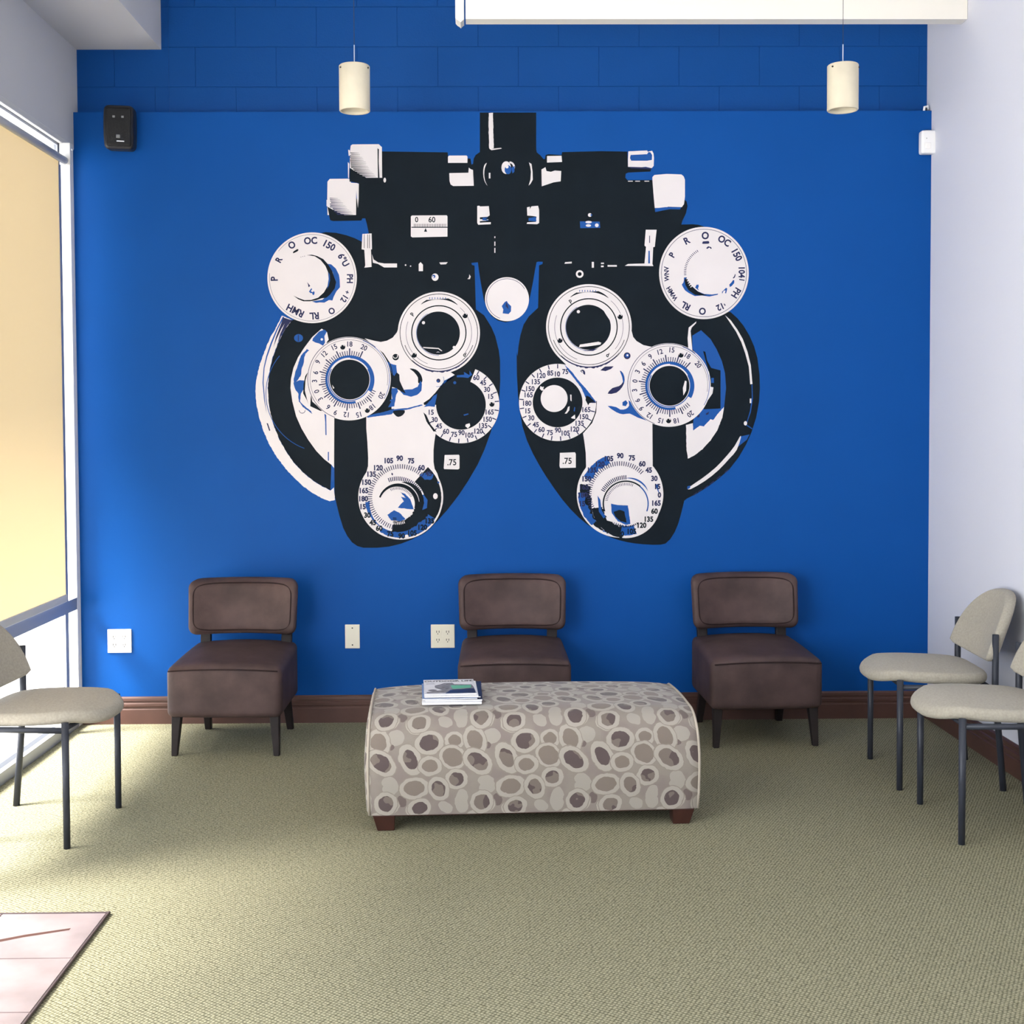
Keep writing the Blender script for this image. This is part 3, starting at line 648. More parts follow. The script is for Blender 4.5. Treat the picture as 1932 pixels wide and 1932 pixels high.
p.ticks(cxx, cyy, 455, 500, 265, 330, 17, 12, 'n', 8)
p.poly([(750, 1195), (790, 1190), (795, 1230), (780, 1260), (800, 1310), (760, 1275), (725, 1250)], 'b', 8).poly([(1455, 1100), (1478, 1110), (1475, 1160), (1430, 1215), (1390, 1240), (1380, 1190), (1420, 1150)], 'b', 8).poly([(1490, 985), (1502, 1000), (1490, 1050), (1460, 1075), (1448, 1065), (1475, 1030)], 'n', 8)
p.poly([(1320, 1250), (1342, 1270), (1320, 1360), (1300, 1355), (1308, 1300), (1270, 1310), (1245, 1370), (1240, 1330), (1280, 1290)], 'b', 8)
p.done('filter_dial')

# -- outer lens-wheel rims
p = Paint(A3)
outer = [(245, 60), (200, 150), (150, 240), (110, 340), (78, 430), (55, 530), (47, 620), (55, 720), (75, 820), (108, 920), (150, 1020), (205, 1110), (265, 1190), (330, 1262), (400, 1330), (480, 1385), (560, 1428), (600, 1440), (640, 1432), (632, 1340), (605, 1362), (545, 1332), (480, 1292), (400, 1228), (330, 1153), (275, 1073), (225, 983), (185, 883), (160, 793), (145, 700), (138, 600), (148, 490), (172, 380), (212, 270), (255, 180), (320, 95)]
p.poly(outer, 'w', 1, ragged=.5)
p.poly([(262, 70), (215, 160), (170, 270), (135, 370), (115, 450), (108, 560), (118, 690), (130, 790), (112, 690), (100, 560), (108, 450), (128, 360), (160, 265), (205, 160), (250, 70)], 'b', 2)
p.poly([(255, 75), (300, 90), (320, 95), (290, 130), (250, 190), (212, 268), (230, 200), (265, 120), (240, 160), (205, 235), (180, 300), (200, 220), (235, 130)], 'n', 2).poly([(130, 860), (140, 862), (158, 915), (150, 920)], 'n', 2).ring(560, 640, 435, 5, 'b', 2, 200, 310)
p.poly([(540, 158), (580, 185), (592, 240), (575, 262), (640, 300), (634, 820), (632, 1195), (612, 1170), (560, 1130), (500, 1068), (440, 985), (390, 900), (350, 810), (322, 700), (308, 600), (312, 530), (330, 450), (365, 370), (410, 300), (470, 220)], 'w', 1)
p.poly([(475, 230), (520, 180), (560, 165), (578, 180), (560, 215), (565, 262), (550, 285), (520, 268), (495, 262), (470, 248)], 'b', 2).disc(541, 238, 9, 'w', 3)
p.poly([(430, 310), (446, 320), (420, 345), (412, 370), (405, 420), (392, 450), (388, 500), (360, 545), (335, 570), (330, 540), (345, 480), (365, 420), (385, 360)], 'b', 2, ragged=.4)
p.poly([(330, 560), (380, 540), (408, 545), (410, 600), (385, 640), (380, 700), (420, 740), (460, 770), (470, 795), (440, 770), (400, 740), (370, 700), (365, 640), (340, 605)], 'b', 2, ragged=.4)
p.poly([(438, 480), (420, 540), (415, 620), (440, 720), (430, 690), (402, 640), (405, 570), (418, 510)], 'k', 2).poly([(460, 640), (470, 700), (550, 770), (530, 770), (455, 735)], 'k', 2)
p.ring(395, 765, 22, 4, 'n', 2, 90, 270).poly([(560, 790), (574, 800), (576, 950), (568, 950), (566, 850)], 'b', 2).rect(586, 1075, 594, 1140, 'b', 2).poly([(612, 1200), (634, 1195), (628, 1300), (612, 1290)], 'b', 2)
p.disc(368, 228, 33, 'b', 2, ry=29).rect(364, 204, 370, 252, 'n', 3)
p.done('lens_wheel')
p = Paint(A4)
p.poly([(1365, 210), (1430, 170), (1500, 235), (1545, 310), (1585, 400), (1608, 490), (1616, 600), (1602, 740), (1500, 900), (1365, 915), (1390, 700), (1480, 600), (1440, 400), (1365, 310)], 'b', 1)
p.poly([(1395, 104), (1392, 118), (1360, 150), (1352, 175), (1358, 240), (1365, 320), (1420, 400), (1490, 480), (1500, 560), (1380, 420), (1335, 305), (1330, 230), (1338, 150)], 'w', 1)
p.poly([(1445, 325), (1462, 330), (1475, 395), (1505, 450), (1575, 468), (1575, 752), (1450, 758), (1450, 560), (1500, 520), (1470, 420)], 'k', 2)
p.poly([(1500, 590), (1522, 595), (1515, 640), (1480, 690), (1490, 640)], 'w', 3).rect(1505, 525, 1525, 562, 'b', 3)
p.poly([(1318, 875), (1368, 862), (1372, 916), (1420, 880), (1450, 885), (1500, 832), (1520, 838), (1560, 785), (1600, 740), (1588, 820), (1550, 915), (1500, 990), (1440, 1055), (1380, 1100), (1332, 1125), (1322, 1060)], 'w', 2, ragged=.3)
p.poly([(1400, 805), (1420, 795), (1418, 815), (1402, 820)], 'n', 3).poly([(1465, 790), (1490, 775), (1484, 795), (1468, 800)], 'n', 3)
p.poly([(1608, 58), (1650, 95), (1700, 165), (1740, 235), (1775, 330), (1800, 430), (1812, 570), (1796, 572), (1785, 440), (1758, 340), (1730, 260), (1690, 180), (1640, 105)], 'w', 1)
p.poly([(1805, 575), (1812, 575), (1815, 680), (1800, 780), (1772, 860), (1768, 855), (1794, 770), (1808, 670)], 'b', 1).rect(1792, 678, 1804, 712, 'w', 2).disc(1760, 862, 12, 'w', 2, ry=16).poly([(1765, 868), (1812, 900), (1808, 906), (1762, 876)], 'b', 1)
p.poly([(1722, 960), (1790, 945), (1770, 985), (1700, 1040), (1690, 1020)], 'b', 1).poly([(1718, 962), (1726, 968), (1695, 1060), (1640, 1125), (1560, 1210), (1460, 1290), (1352, 1352), (1338, 1340), (1440, 1270), (1540, 1190), (1620, 1105), (1680, 1030)], 'w', 2, sm=2).poly([(1328, 1330), (1350, 1325), (1348, 1345), (1326, 1352)], 'b', 3)
for x, y in ((1620, 1215), (1560, 1262), (1510, 1302), (1468, 1335), (1420, 1362), (1385, 1385)): p.poly([(x - 16, y + 10), (x + 12, y - 12), (x + 18, y - 6), (x - 10, y + 16)], 'n', 1)
p.done('lens_wheel')

# -- white linking plates
p = Paint(A3)
p.poly([(872, 815), (1000, 795), (1080, 755), (1180, 742), (1300, 712), (1300, 800), (1340, 880), (1388, 935), (1378, 1000), (1372, 1060), (1372, 1150), (1380, 1200), (1400, 1235), (1420, 1300), (860, 1270), (872, 1230), (885, 1180), (886, 1120), (880, 1000), (872, 900)], 'w', 1)
p.poly([(1115, 140), (1100, 185), (1068, 225), (1025, 248), (980, 257), (930, 248), (860, 230), (1000, 340), (1060, 430), (1060, 755), (1140, 752), (1200, 742), (1290, 715), (1340, 682), (1385, 635), (1420, 590), (1455, 545), (1530, 502), (1480, 470), (1150, 330)], 'w', 2)
p.poly([(1195, 455), (1240, 462), (1275, 495), (1290, 540), (1278, 566), (1258, 560), (1255, 520), (1225, 480)], 'k', 3, sm=3)
p.poly([(1278, 545), (1285, 570), (1283, 620), (1250, 652), (1205, 665), (1150, 650), (1125, 625), (1160, 612), (1215, 608), (1255, 590), (1268, 560)], 'b', 3, ragged=.25)
p.poly([(1058, 490), (1095, 480), (1118, 500), (1120, 545), (1140, 590), (1165, 640), (1130, 625), (1090, 600), (1058, 590)], 'k', 3)
p.poly([(1000, 390), (1060, 420), (1095, 430), (1100, 480), (1080, 510), (1060, 490), (1040, 430)], 'b', 3, ragged=.4).poly([(1056, 600), (1100, 600), (1110, 625), (1095, 650), (1080, 735), (1030, 745), (1040, 700), (1065, 680)], 'b', 3, ragged=.3)
p.poly([(880, 805), (1000, 778), (1070, 758), (1180, 748), (1280, 722), (1300, 727), (1180, 760), (1085, 772), (1060, 795), (880, 820)], 'b', 2, ragged=.3).poly([(1072, 770), (1158, 765), (1145, 800), (1110, 815), (1085, 800)], 'k', 4, sm=2).poly([(820, 740), (1000, 680), (1058, 700), (1030, 750), (900, 800)], 'k', 3)
p.disc(1090, 370, 24, 'k', 3).ring(1088, 362, 16, 5, 'w', 4, 60, 260).disc(1408, 545, 15, 'n', 3).disc(1404, 550, 6, 'b', 4)
p.ring(1400, 540, 50, 3, 'b', 3, 60, 190).poly([(1450, 545), (1540, 505), (1480, 530), (1450, 570)], 'b', 3)
p.done('link_plate')
p = Paint(A4)
p.poly([(912, 170), (925, 220), (950, 250), (1000, 280), (1060, 293), (1100, 400), (1068, 870), (1070, 1180), (1090, 1230), (1120, 1300), (560, 1280), (575, 1180), (572, 1080), (562, 1000), (552, 938), (620, 860), (650, 780), (655, 700), (610, 650), (560, 590), (500, 520), (440, 440), (370, 370), (310, 290), (300, 200)], 'w', 1)
p.poly([(410, 420), (470, 480), (520, 545), (570, 600), (610, 650), (650, 705), (600, 690), (570, 670), (540, 600), (480, 520), (440, 470)], 'b', 4, ragged=.3).poly([(575, 655), (600, 665), (645, 705), (600, 712), (590, 728), (578, 705), (570, 690)], 'k', 5)
p.poly([(680, 468), (715, 440), (780, 438), (760, 458), (720, 474)], 'n', 3).poly([(825, 470), (850, 490), (862, 540), (845, 590), (800, 635), (735, 642), (770, 600), (820, 585), (848, 555), (842, 515)], 'n', 3, sm=2).poly([(825, 470), (850, 490), (862, 540), (852, 570), (842, 515)], 'b', 4)
p.poly([(735, 733), (800, 742), (830, 760), (870, 755), (895, 730), (890, 690), (920, 720), (990, 800), (1060, 850), (960, 820), (900, 790), (850, 795), (800, 780)], 'b', 3, sm=2).poly([(845, 705), (870, 690), (885, 710), (870, 735), (845, 730)], 'b', 3)
p.disc(880, 360, 25, 'n', 3).disc(880, 358, 15, 'b', 4).disc(882, 356, 7, 'w', 5).disc(548, 490, 20, 'n', 3, ry=27).ring(540, 484, 10, 5, 'w', 4, 0, 180)
p.poly([(800, 378), (822, 360), (824, 366), (804, 384)], 'n', 3)
p.done('link_plate')

# -- round lens apertures
def lens(cx, cy, r, marks, highlight, side):
    p = Paint()
    p.disc(cx, cy, r, 'w', 4, n=96).ring(cx, cy, r * .945, 1.2, 'k', 5).ring(cx, cy, r * .66, 2.2, 'k', 5).ring(cx + 1, cy, r * .61, 1, 'w', 6)
    p.disc(cx - 1, cy + .5, r * .525, 'k', 5, n=72).ring(cx, cy + .5, r * .545, .8, 'b', 6, 180, 330)
    p.crescent(cx, cy, r * .82, 4.5, 'k', 5, -32, 34).poly([(cx - 26, cy - r * .86), (cx + 18, cy - r * .9), (cx + 21, cy - r * .84), (cx - 22, cy - r * .80)], 'w', 7)
    for i in range(7): p.rect(cx - 18 + i * 5, cy - r * .865, cx - 16.8 + i * 5, cy - r * .82, 'b', 8)
    p.ring(cx, cy, r * .80, .7, 'n', 5, 40, 130).ring(cx, cy, r * .80, .7, 'n', 5, 200, 290).ring(cx, cy, r * .88, 1.1, 'k', 5, 110, 250)
    p.crescent(cx, cy, r * .93, 2.6, 'n', 6, 130, 225, rag=.5)
    for t_, x, y in marks:
        if t_ == 'o': p.disc(x, y, 5, 'k', 5).ring(x - .5, y - 1.5, 3.2, 1.3, 'w', 6, 250, 450)
        else: p.text(t_, x, y, 8, bearing(x, y, cx, cy) if t_ == 'p' else 20, 'k', 6, bold=.03)
    for h in highlight: p.poly(h, 'w', 7)
    return p
p = lens(828, 628, 77.5, [('p', *A1(1200, 1582)), ('o', *A1(1600, 1592)), ('o', *A3(1228, 355)), ('d', *A3(1603, 350))],
         [[A1(1280, 1830), A1(1340, 1834), A1(1400, 1838), A1(1428, 1860), A1(1420, 1862), A1(1395, 1845), A1(1330, 1842), A1(1284, 1838)], [A1(1380, 1872), A1(1394, 1865), A1(1410, 1872), A1(1394, 1870)]], 'l')
p.disc(*A1(1284, 1646), 3, 'w', 7).disc(*A1(1516, 1832), 2.6, 'w', 7)
p.done('lens_aperture')
p = lens(1111, 617, 80.8, [('p', *A2(470, 1485)), ('o', *A2(845, 1600)), ('o', *A2(388, 1780)), ('d', *A2(750, 1890))],
         [[A2(540, 1812), A2(680, 1790), A2(702, 1798), A2(695, 1812), A2(600, 1826), A2(532, 1832)], [A2(712, 1540), A2(730, 1555), A2(775, 1630), A2(765, 1625), A2(735, 1580)]], 'r')
p.disc(*A2(528, 1562), 3, 'w', 7).poly([A2(560, 1860), A2(680, 1840), A2(640, 1860)], 'n', 8)
p.done('lens_aperture')

# -- power dials (0 to 20)
def power_dial(A, cx, cy, r, lx, ly, nums, a0, a1, n, c2):
    p = Paint(A)
    p.disc(cx, cy, r, 'w', 5, n=96).ring(cx, cy, r * .985, 4, c2, 6, 200, 400).ring(cx, cy, r * .93, 2.5, 'n', 6, 230, 460).ring(cx, cy, r * .97, 4, 'b', 6, 20, 120)
    p.ring(lx, ly, 172, 18, 'b', 6, 165, 400).ring(lx + 4, ly + 2, 168, 26, 'b', 6, 0, 120).disc(lx, ly, 158, 'w', 7).ring(lx, ly, 156, 7, 'b', 8, 60, 300).disc(lx, ly, 148, 'k', 8, n=72)
    for i in range(n):
        a = a0 + (a1 - a0) * i / (n - 1); rb = 232 if i % 5 == 0 else 214
        p.ticks(lx, ly, 180, rb, a, a, 1, 9 if i % 5 == 0 else 6, 'n', 7)
    for t_, x, y in nums:
        if t_ == 'o': p.disc(x, y, 19, 'k', 7).ring(x - 2, y - 6, 12, 5, 'w', 8, 250, 450)
        else: p.text(t_, x, y, 38, bearing(x, y, lx, ly), 'n', 7, bold=.02)
    return p
p = power_dial(A3, 743, 530, 311, 748, 537, [('12', 560, 345), ('15', 635, 295), ('o', 697, 295), ('18', 750, 273), ('20', 855, 298), ('9', 512, 405), ('6', 495, 485), ('3', 487, 548), ('0', 503, 625), ('3', 530, 683), ('6', 588, 742), ('9', 643, 782), ('12', 722, 798), ('15', 815, 798), ('o', 880, 766), ('18', 915, 742), ('20', 985, 655)], 25, -245, 55, 'n')
p.ring(743, 530, 325, 6, 'k', 6, 70, 110).poly([(618, 575), (635, 600), (625, 605)], 'w', 9)
p.done('power_dial')
p = power_dial(A4, 1190, 577, 311, 1195, 583, [('9', 1052, 365), ('12', 1125, 330), ('15', 1213, 317), ('o', 1280, 355), ('18', 1330, 360), ('20', 1408, 425), ('6', 1000, 418), ('3', 957, 477), ('0', 938, 548), ('3', 935, 617), ('6', 957, 693), ('9', 987, 752), ('12', 1045, 805), ('15', 1128, 842), ('o', 1188, 843), ('18', 1243, 843), ('20', 1350, 793)], 42, -225, 55, 'n')
p.poly([(1310, 545), (1322, 550), (1318, 620), (1298, 655), (1294, 600)], 'w', 9)
p.done('power_dial')

# -- axis rings (degrees)
def axis_ring(A, cx, cy, r, nums, seg, tick):
    p = Paint(A)
    if seg is None: p.disc(cx, cy, r, 'w', 3, n=96)
    else: p.ring(cx, cy, r - 55, 110, 'w', 3, *seg)
    p.disc(cx, cy, 185, 'k', 4, n=72)
    a0, a1, n = tick; p.ticks(cx, cy, r - 34, r - 2, a0, a1, n, 8, 'n', 5)
    for t_, x, y in nums: p.text(t_, x, y, 37, 0, 'n', 5, bold=.03)
    return p
p = axis_ring(A3, 1576, 725, 286, [('60', 1690, 522), ('45', 1740, 560), ('30', 1770, 610), ('15', 1798, 662), ('165', 1790, 778), ('150', 1775, 832), ('135', 1742, 880), ('120', 1707, 920), ('105', 1640, 950), ('90', 1580, 932), ('75', 1525, 945), ('60', 1465, 922), ('45', 1412, 882), ('30', 1380, 835), ('15', 1355, 780)], (22, 270), (25, 262), (18))if False else axis_ring(A3, 1576, 725, 286, [('60', 1690, 522), ('45', 1740, 560), ('30', 1770, 610), ('15', 1798, 662), ('165', 1790, 778), ('150', 1775, 832), ('135', 1742, 880), ('120', 1707, 920), ('105', 1640, 950), ('90', 1580, 932), ('75', 1525, 945), ('60', 1465, 922), ('45', 1412, 882), ('30', 1380, 835), ('15', 1355, 780)], (22, 270), (28, 240, 16))
p.disc(1806, 720, 19, 'k', 5).ring(1804, 714, 12, 5, 'w', 6, 250, 450).poly([(1612, 870), (1640, 862), (1645, 880), (1628, 900), (1608, 884)], 'w', 5).poly([(1595, 798), (1630, 788), (1632, 796), (1600, 806)], 'b', 5).disc(1530, 560, 11, 'b', 5)
p.poly([(1545, 505), (1600, 500), (1598, 480), (1640, 505), (1640, 470), (1660, 500), (1630, 525), (1590, 520), (1545, 520)], 'b', 4).poly([(1300, 740), (1345, 735), (1380, 740), (1400, 640), (1370, 660), (1350, 690)], 'b', 5, ragged=.3).poly([(1296, 780), (1318, 800), (1350, 870), (1395, 925), (1370, 920), (1320, 850)], 'k', 5)
p.done('axis_ring')
p = axis_ring(A4, 363, 707, 287, [('75', 420, 478), ('10', 362, 495), ('85', 308, 488), ('120', 242, 507), ('135', 202, 553), ('150', 160, 605), ('165', 148, 650), ('180', 137, 713), ('15', 142, 770), ('30', 167, 822), ('45', 200, 872), ('60', 243, 908), ('75', 305, 932), ('90', 365, 913), ('105', 423, 935), ('120', 492, 905), ('135', 527, 862), ('150', 560, 813), ('165', 577, 760)], None, (90, 360, 20))
p.disc(337, 678, 100, 'w', 5).poly([(235, 585), (248, 592), (262, 590), (256, 604), (262, 616), (245, 620), (230, 605)], 'w', 5).poly([(462, 820), (480, 806), (492, 798), (494, 830), (470, 826)], 'w', 5)
p.poly([(440, 740), (452, 735), (450, 765), (430, 790), (415, 790), (430, 770)], 'w', 5).poly([(456, 648), (466, 650), (466, 700), (458, 690)], 'w', 5).poly([(488, 740), (494, 745), (490, 775), (482, 770)], 'b', 5)
p.done('axis_ring')

# -- lower cylinder-axis knobs
def cyl_knob(A, cx, cy, r, kx, ky, kr, nums, white_arc, mirror):
    p = Paint(A); s = -1 if mirror else 1
    p.disc(cx, cy, r, 'w', 3, n=96, ry=r)
    if not mirror:
        p.band(cx, cy, 120, 302, 42, 205, 'k', 4, 3)
        p.band(cx, cy, 238, 300, 122, 212, 'b', 5, 9).band(cx, cy, 215, 268, 208, 262, 'b', 5, 8)
        p.poly([(cx + 140, cy - 165), (cx + 200, cy - 190), (cx + 245, cy - 168), (cx + 230, cy - 130), (cx + 180, cy - 130)], 'b', 5, ragged=.6).disc(cx + 258, cy - 8, 17, 'w', 6, ry=22).disc(cx + 280, cy - 110, 8, 'b', 6).disc(cx + 45, cy + 290, 14, 'w', 6, ry=12)
        p.ring(cx, cy, r + 1, 4, 'k', 6, 100, 200)
        p.ring(cx, cy, r - 6, 8, 'w', 4, 60, 150)
    else:
        p.band(cx, cy, 225, 300, 180, 285, 'k', 4, 8).band(cx, cy, 180, 240, 190, 262, 'k', 4, 8)
        p.band(cx, cy, 262, 312, 222, 272, 'b', 5, 12).band(cx, cy, 250, 305, 152, 205, 'b', 5, 10)
        p.band(cx, cy, 240, 300, 296, 342, 'b', 5, 12)
        p.band(cx, cy, 222, 290, 75, 108, 'b', 5, 12).band(cx, cy, 222, 262, 108, 150, 'b', 5, 10)
        p.disc(cx - 110, cy + 228, 14, 'w', 6, ry=18)
    # engraved tick rings
    p.ticks(cx, cy, 212, 246, 175, 405, 56, 6, 'n', 6)
    p.disc(kx, ky, kr * 1.62, 'w', 5, n=72)
    if not mirror:
        p.band(kx, ky, kr, kr * 1.63, 84, 192, 'k', 6, 7).band(kx, ky, kr * 1.3, kr * 1.62, 70, 100, 'b', 7, 6)
        p.crescent(kx, ky, kr * 1.28, 34, 'k', 7, 10, 140, rag=.05).poly([(cx + 170, cy - 20), (cx + 200, cy + 20), (cx + 195, cy + 80), (cx + 160, cy + 95), (cx + 175, cy + 40)], 'b', 7)
        p.ticks(kx, ky, kr * 1.35, kr * 1.6, 340, 420, 20, 7, 'n', 6).ring(kx, ky, kr * 1.1, 12, 'k', 7, -70, 100, w1=40)
        p.disc(kx, ky, kr, 'w', 8, n=64).ticks(kx, ky, kr * .84, kr * .99, -25, 60, 17, 4, 'n', 9)
        p.poly([(kx + 20, ky - 90), (kx + 55, ky - 75), (kx + 95, ky - 35), (kx + 120, ky + 40), (kx + 60, ky + 35), (kx, ky + 28), (kx + 15, ky + 10), (kx + 45, ky - 20), (kx + 25, ky - 55), (kx + 60, ky - 45)], 'b', 9, ragged=.4)
        p.poly([(kx - 25, ky + 45), (kx + 20, ky + 70), (kx + 60, ky + 115), (kx + 20, ky + 128), (kx - 50, ky + 122), (kx - 75, ky + 80)], 'b', 9, ragged=.5)
        for i in range(5): p.poly([(kx - 35, ky + 100 + i * 9), (kx - 8, ky + 102 + i * 9), (kx - 8, ky + 106 + i * 9), (kx - 35, ky + 105 + i * 9)], 'k', 10)
        p.ticks(kx, ky, kr * 1.05, kr * 1.2, 160, 190, 7, 6, 'w', 9)
    else:
        p.band(kx, ky, kr * 1.1, kr * 1.62, 186, 262, 'k', 6, 7).band(kx, ky, kr * 1.05, kr * 1.5, 160, 190, 'b', 6, 7)
        p.ticks(kx, ky, kr * 1.14, kr * 1.34, 300, 360, 16, 7, 'n', 6).crescent(kx, ky, kr * 1.2, 12, 'b', 7, 0, 60).ring(kx, ky, kr * 1.06, 11, 'k', 7, -110, 40).ring(kx, ky, kr * 1.05, 9, 'b', 7, 40, 110)
        p.poly([(kx - 210, ky - 60), (kx - 190, ky - 30), (kx - 180, ky + 50), (kx - 150, ky + 95), (kx - 165, ky + 110), (kx - 200, ky + 60)], 'b', 7)
        p.disc(kx, ky, kr, 'w', 8, n=64).ticks(kx, ky, kr * .86, kr * .99, -80, 20, 22, 4, 'n', 9)
        p.poly([(kx - 110, ky), (kx - 60, ky + 10), (kx + 15, ky + 12), (kx + 35, ky + 150), (kx, ky + 158), (kx - 60, ky + 130), (kx - 105, ky + 70)], 'b', 9, ragged=.3).poly([(kx - 90, ky + 60), (kx - 40, ky + 45), (kx - 10, ky + 60), (kx + 5, ky + 140), (kx - 40, ky + 130), (kx - 80, ky + 95)], 'k', 10, ragged=.5)
        p.poly([(kx - 150, ky + 100), (kx - 90, ky + 118), (kx - 40, ky + 140), (kx - 60, ky + 145), (kx - 140, ky + 125)], 'w', 8)
        p.ticks(kx, ky, kr * 1.03, kr * 1.12, 150, 200, 12, 7, 'k', 9)
    for t_, x, y in nums: p.text(t_, x, y, 38, 0, 'n' if y < cy + 120 else 'k', 7, bold=.045)
    return p
p = cyl_knob(A3, 1128, 1412, 316, 1105, 1462, 128, [('105', 1040, 1140), ('90', 1120, 1122), ('75', 1205, 1142), ('60', 1282, 1192), ('45', 1335, 1235), ('120', 962, 1193), ('135', 912, 1240), ('150', 875, 1300), ('165', 855, 1362), ('180', 852, 1423), ('15', 848, 1482), ('30', 880, 1545), ('45', 920, 1600), ('60', 968, 1642), ('75', 1050, 1685), ('90', 1135, 1700), ('105', 1215, 1678), ('120', 1292, 1635), ('135', 1345, 1588)], None, False)
p.poly([(1062, 1228), (1072, 1240), (1066, 1252), (1058, 1240)], 'n', 7).done('axis_knob')
p = cyl_knob(A4, 827, 1390, 322, 870, 1460, 158, [('90', 828, 1103), ('75', 915, 1120), ('60', 992, 1163), ('45', 1040, 1210), ('30', 1082, 1272), ('15', 1107, 1332), ('0', 1120, 1395), ('165', 1098, 1455), ('60', 1083, 1515), ('135', 1042, 1575), ('120', 990, 1620), ('105', 915, 1665), ('90', 832, 1685), ('75', 748, 1663), ('105', 745, 1125), ('120', 680, 1165), ('135', 620, 1210), ('150', 580, 1275), ('165', 560, 1335), ('180', 552, 1395), ('15', 547, 1460)], None, True)
p.done('axis_knob')

# ---------------------------------------------------------------- lounge chairs
def lounge_chair(label, loc, rz):
    t = thing('lounge_chair', label, 'armless chair', loc, rz, 'brown armless chairs along the blue wall')
    def seatfn(v):
        yy = (v.y + .255) / .51; v.x *= 1.0 - .055 * yy
        if v.z > 0:
            k = max(0, 1 - (v.x / .27) ** 2); v.z += .034 * k * (.5 + .5 * math.sin(max(0, min(1, yy)) * PI)) + .030 * yy - .006
        else: v.z += 0
        if v.y < 0: v.y -= .012 * (1 - (v.x / .26) ** 2)
        return v
    s = rbox(.252, .245, .112, .030, 16, seatfn)
    for v in s.verts: v.co.z += .282; v.co.y += .0
    seat = link('seat', s, M['suede'], t, True)
    pb_ = bmesh.new(); pp = []
    for i in range(25):
        x = -.238 + .476 * i / 24; k = 1 - (x / .27) ** 2; pp.append((x, -.252 - .010 * k, .374 + .012 * k))
    sweep(pb_, pp, .0035, 6); link('seam', pb_, M['seam'], seat, True)
    def backfn(v):
        v.y -= .072 * (abs(v.x) / .25) ** 2.2          # the ends wrap forward
        v.y += (v.z) * .16; v.x *= 1 + v.z * .10; return v
    bk = rbox(.252, .044, .129, .042, 18, backfn)
    # square the plan corners less: round the pad's four corners
    for v in bk.verts:
        ax, az = abs(v.co.x), abs(v.co.z); 
        ex, ez = ax - .195, az - .085
        if ex > 0 and ez > 0:
            d = math.hypot(ex / .060, ez / .046)
            if d > 1: v.co.x = math.copysign(.195 + ex / d, v.co.x); v.co.z = math.copysign(.085 + ez / d, v.co.z)
        v.co.z += .597; v.co.y += .225
    back = link('backrest', bk, M['suede'], t, True)
    pf = bmesh.new(); pth = []
    for i in range(64):
        a = 2 * PI * i / 64; ca, sa = math.cos(a), math.sin(a); e = .32
        x = .226 * math.copysign(abs(ca) ** e, ca); z = .108 * math.copysign(abs(sa) ** e, sa)
        v = backfn(Vector((x, -.0405, z))); pth.append((v.x, v.y + .225, v.z + .597))
    sweep(pf, pth, .0032, 6, closed=True); link('piping', pf, M['seam'], back, True)
    for sx in (-1, 1):
        link('leg', legmesh((sx * .214, -.200, .178), (sx * .2235, -.215, 0), .042, .026), M['wood'], t)
        link('leg', legmesh((sx * .188, .195, .178), (sx * .195, .262, 0), .040, .030), M['wood'], t)
        link('back_post', legmesh((sx * .192, .232, .52), (sx * .188, .205, .36), .048, .048, .028, .030), M['wood'], t)
    return t
lounge_chair('brown suede armless chair nearest the window, left of the blank wall plate', (-1.124, 5.615, 0), -.03)
lounge_chair('brown suede armless chair behind the patterned ottoman, beside the almond wall outlet', (.132, 5.69, 0), .0)
lounge_chair('brown suede armless chair standing right of the patterned ottoman', (1.238, 5.69, 0), .045)

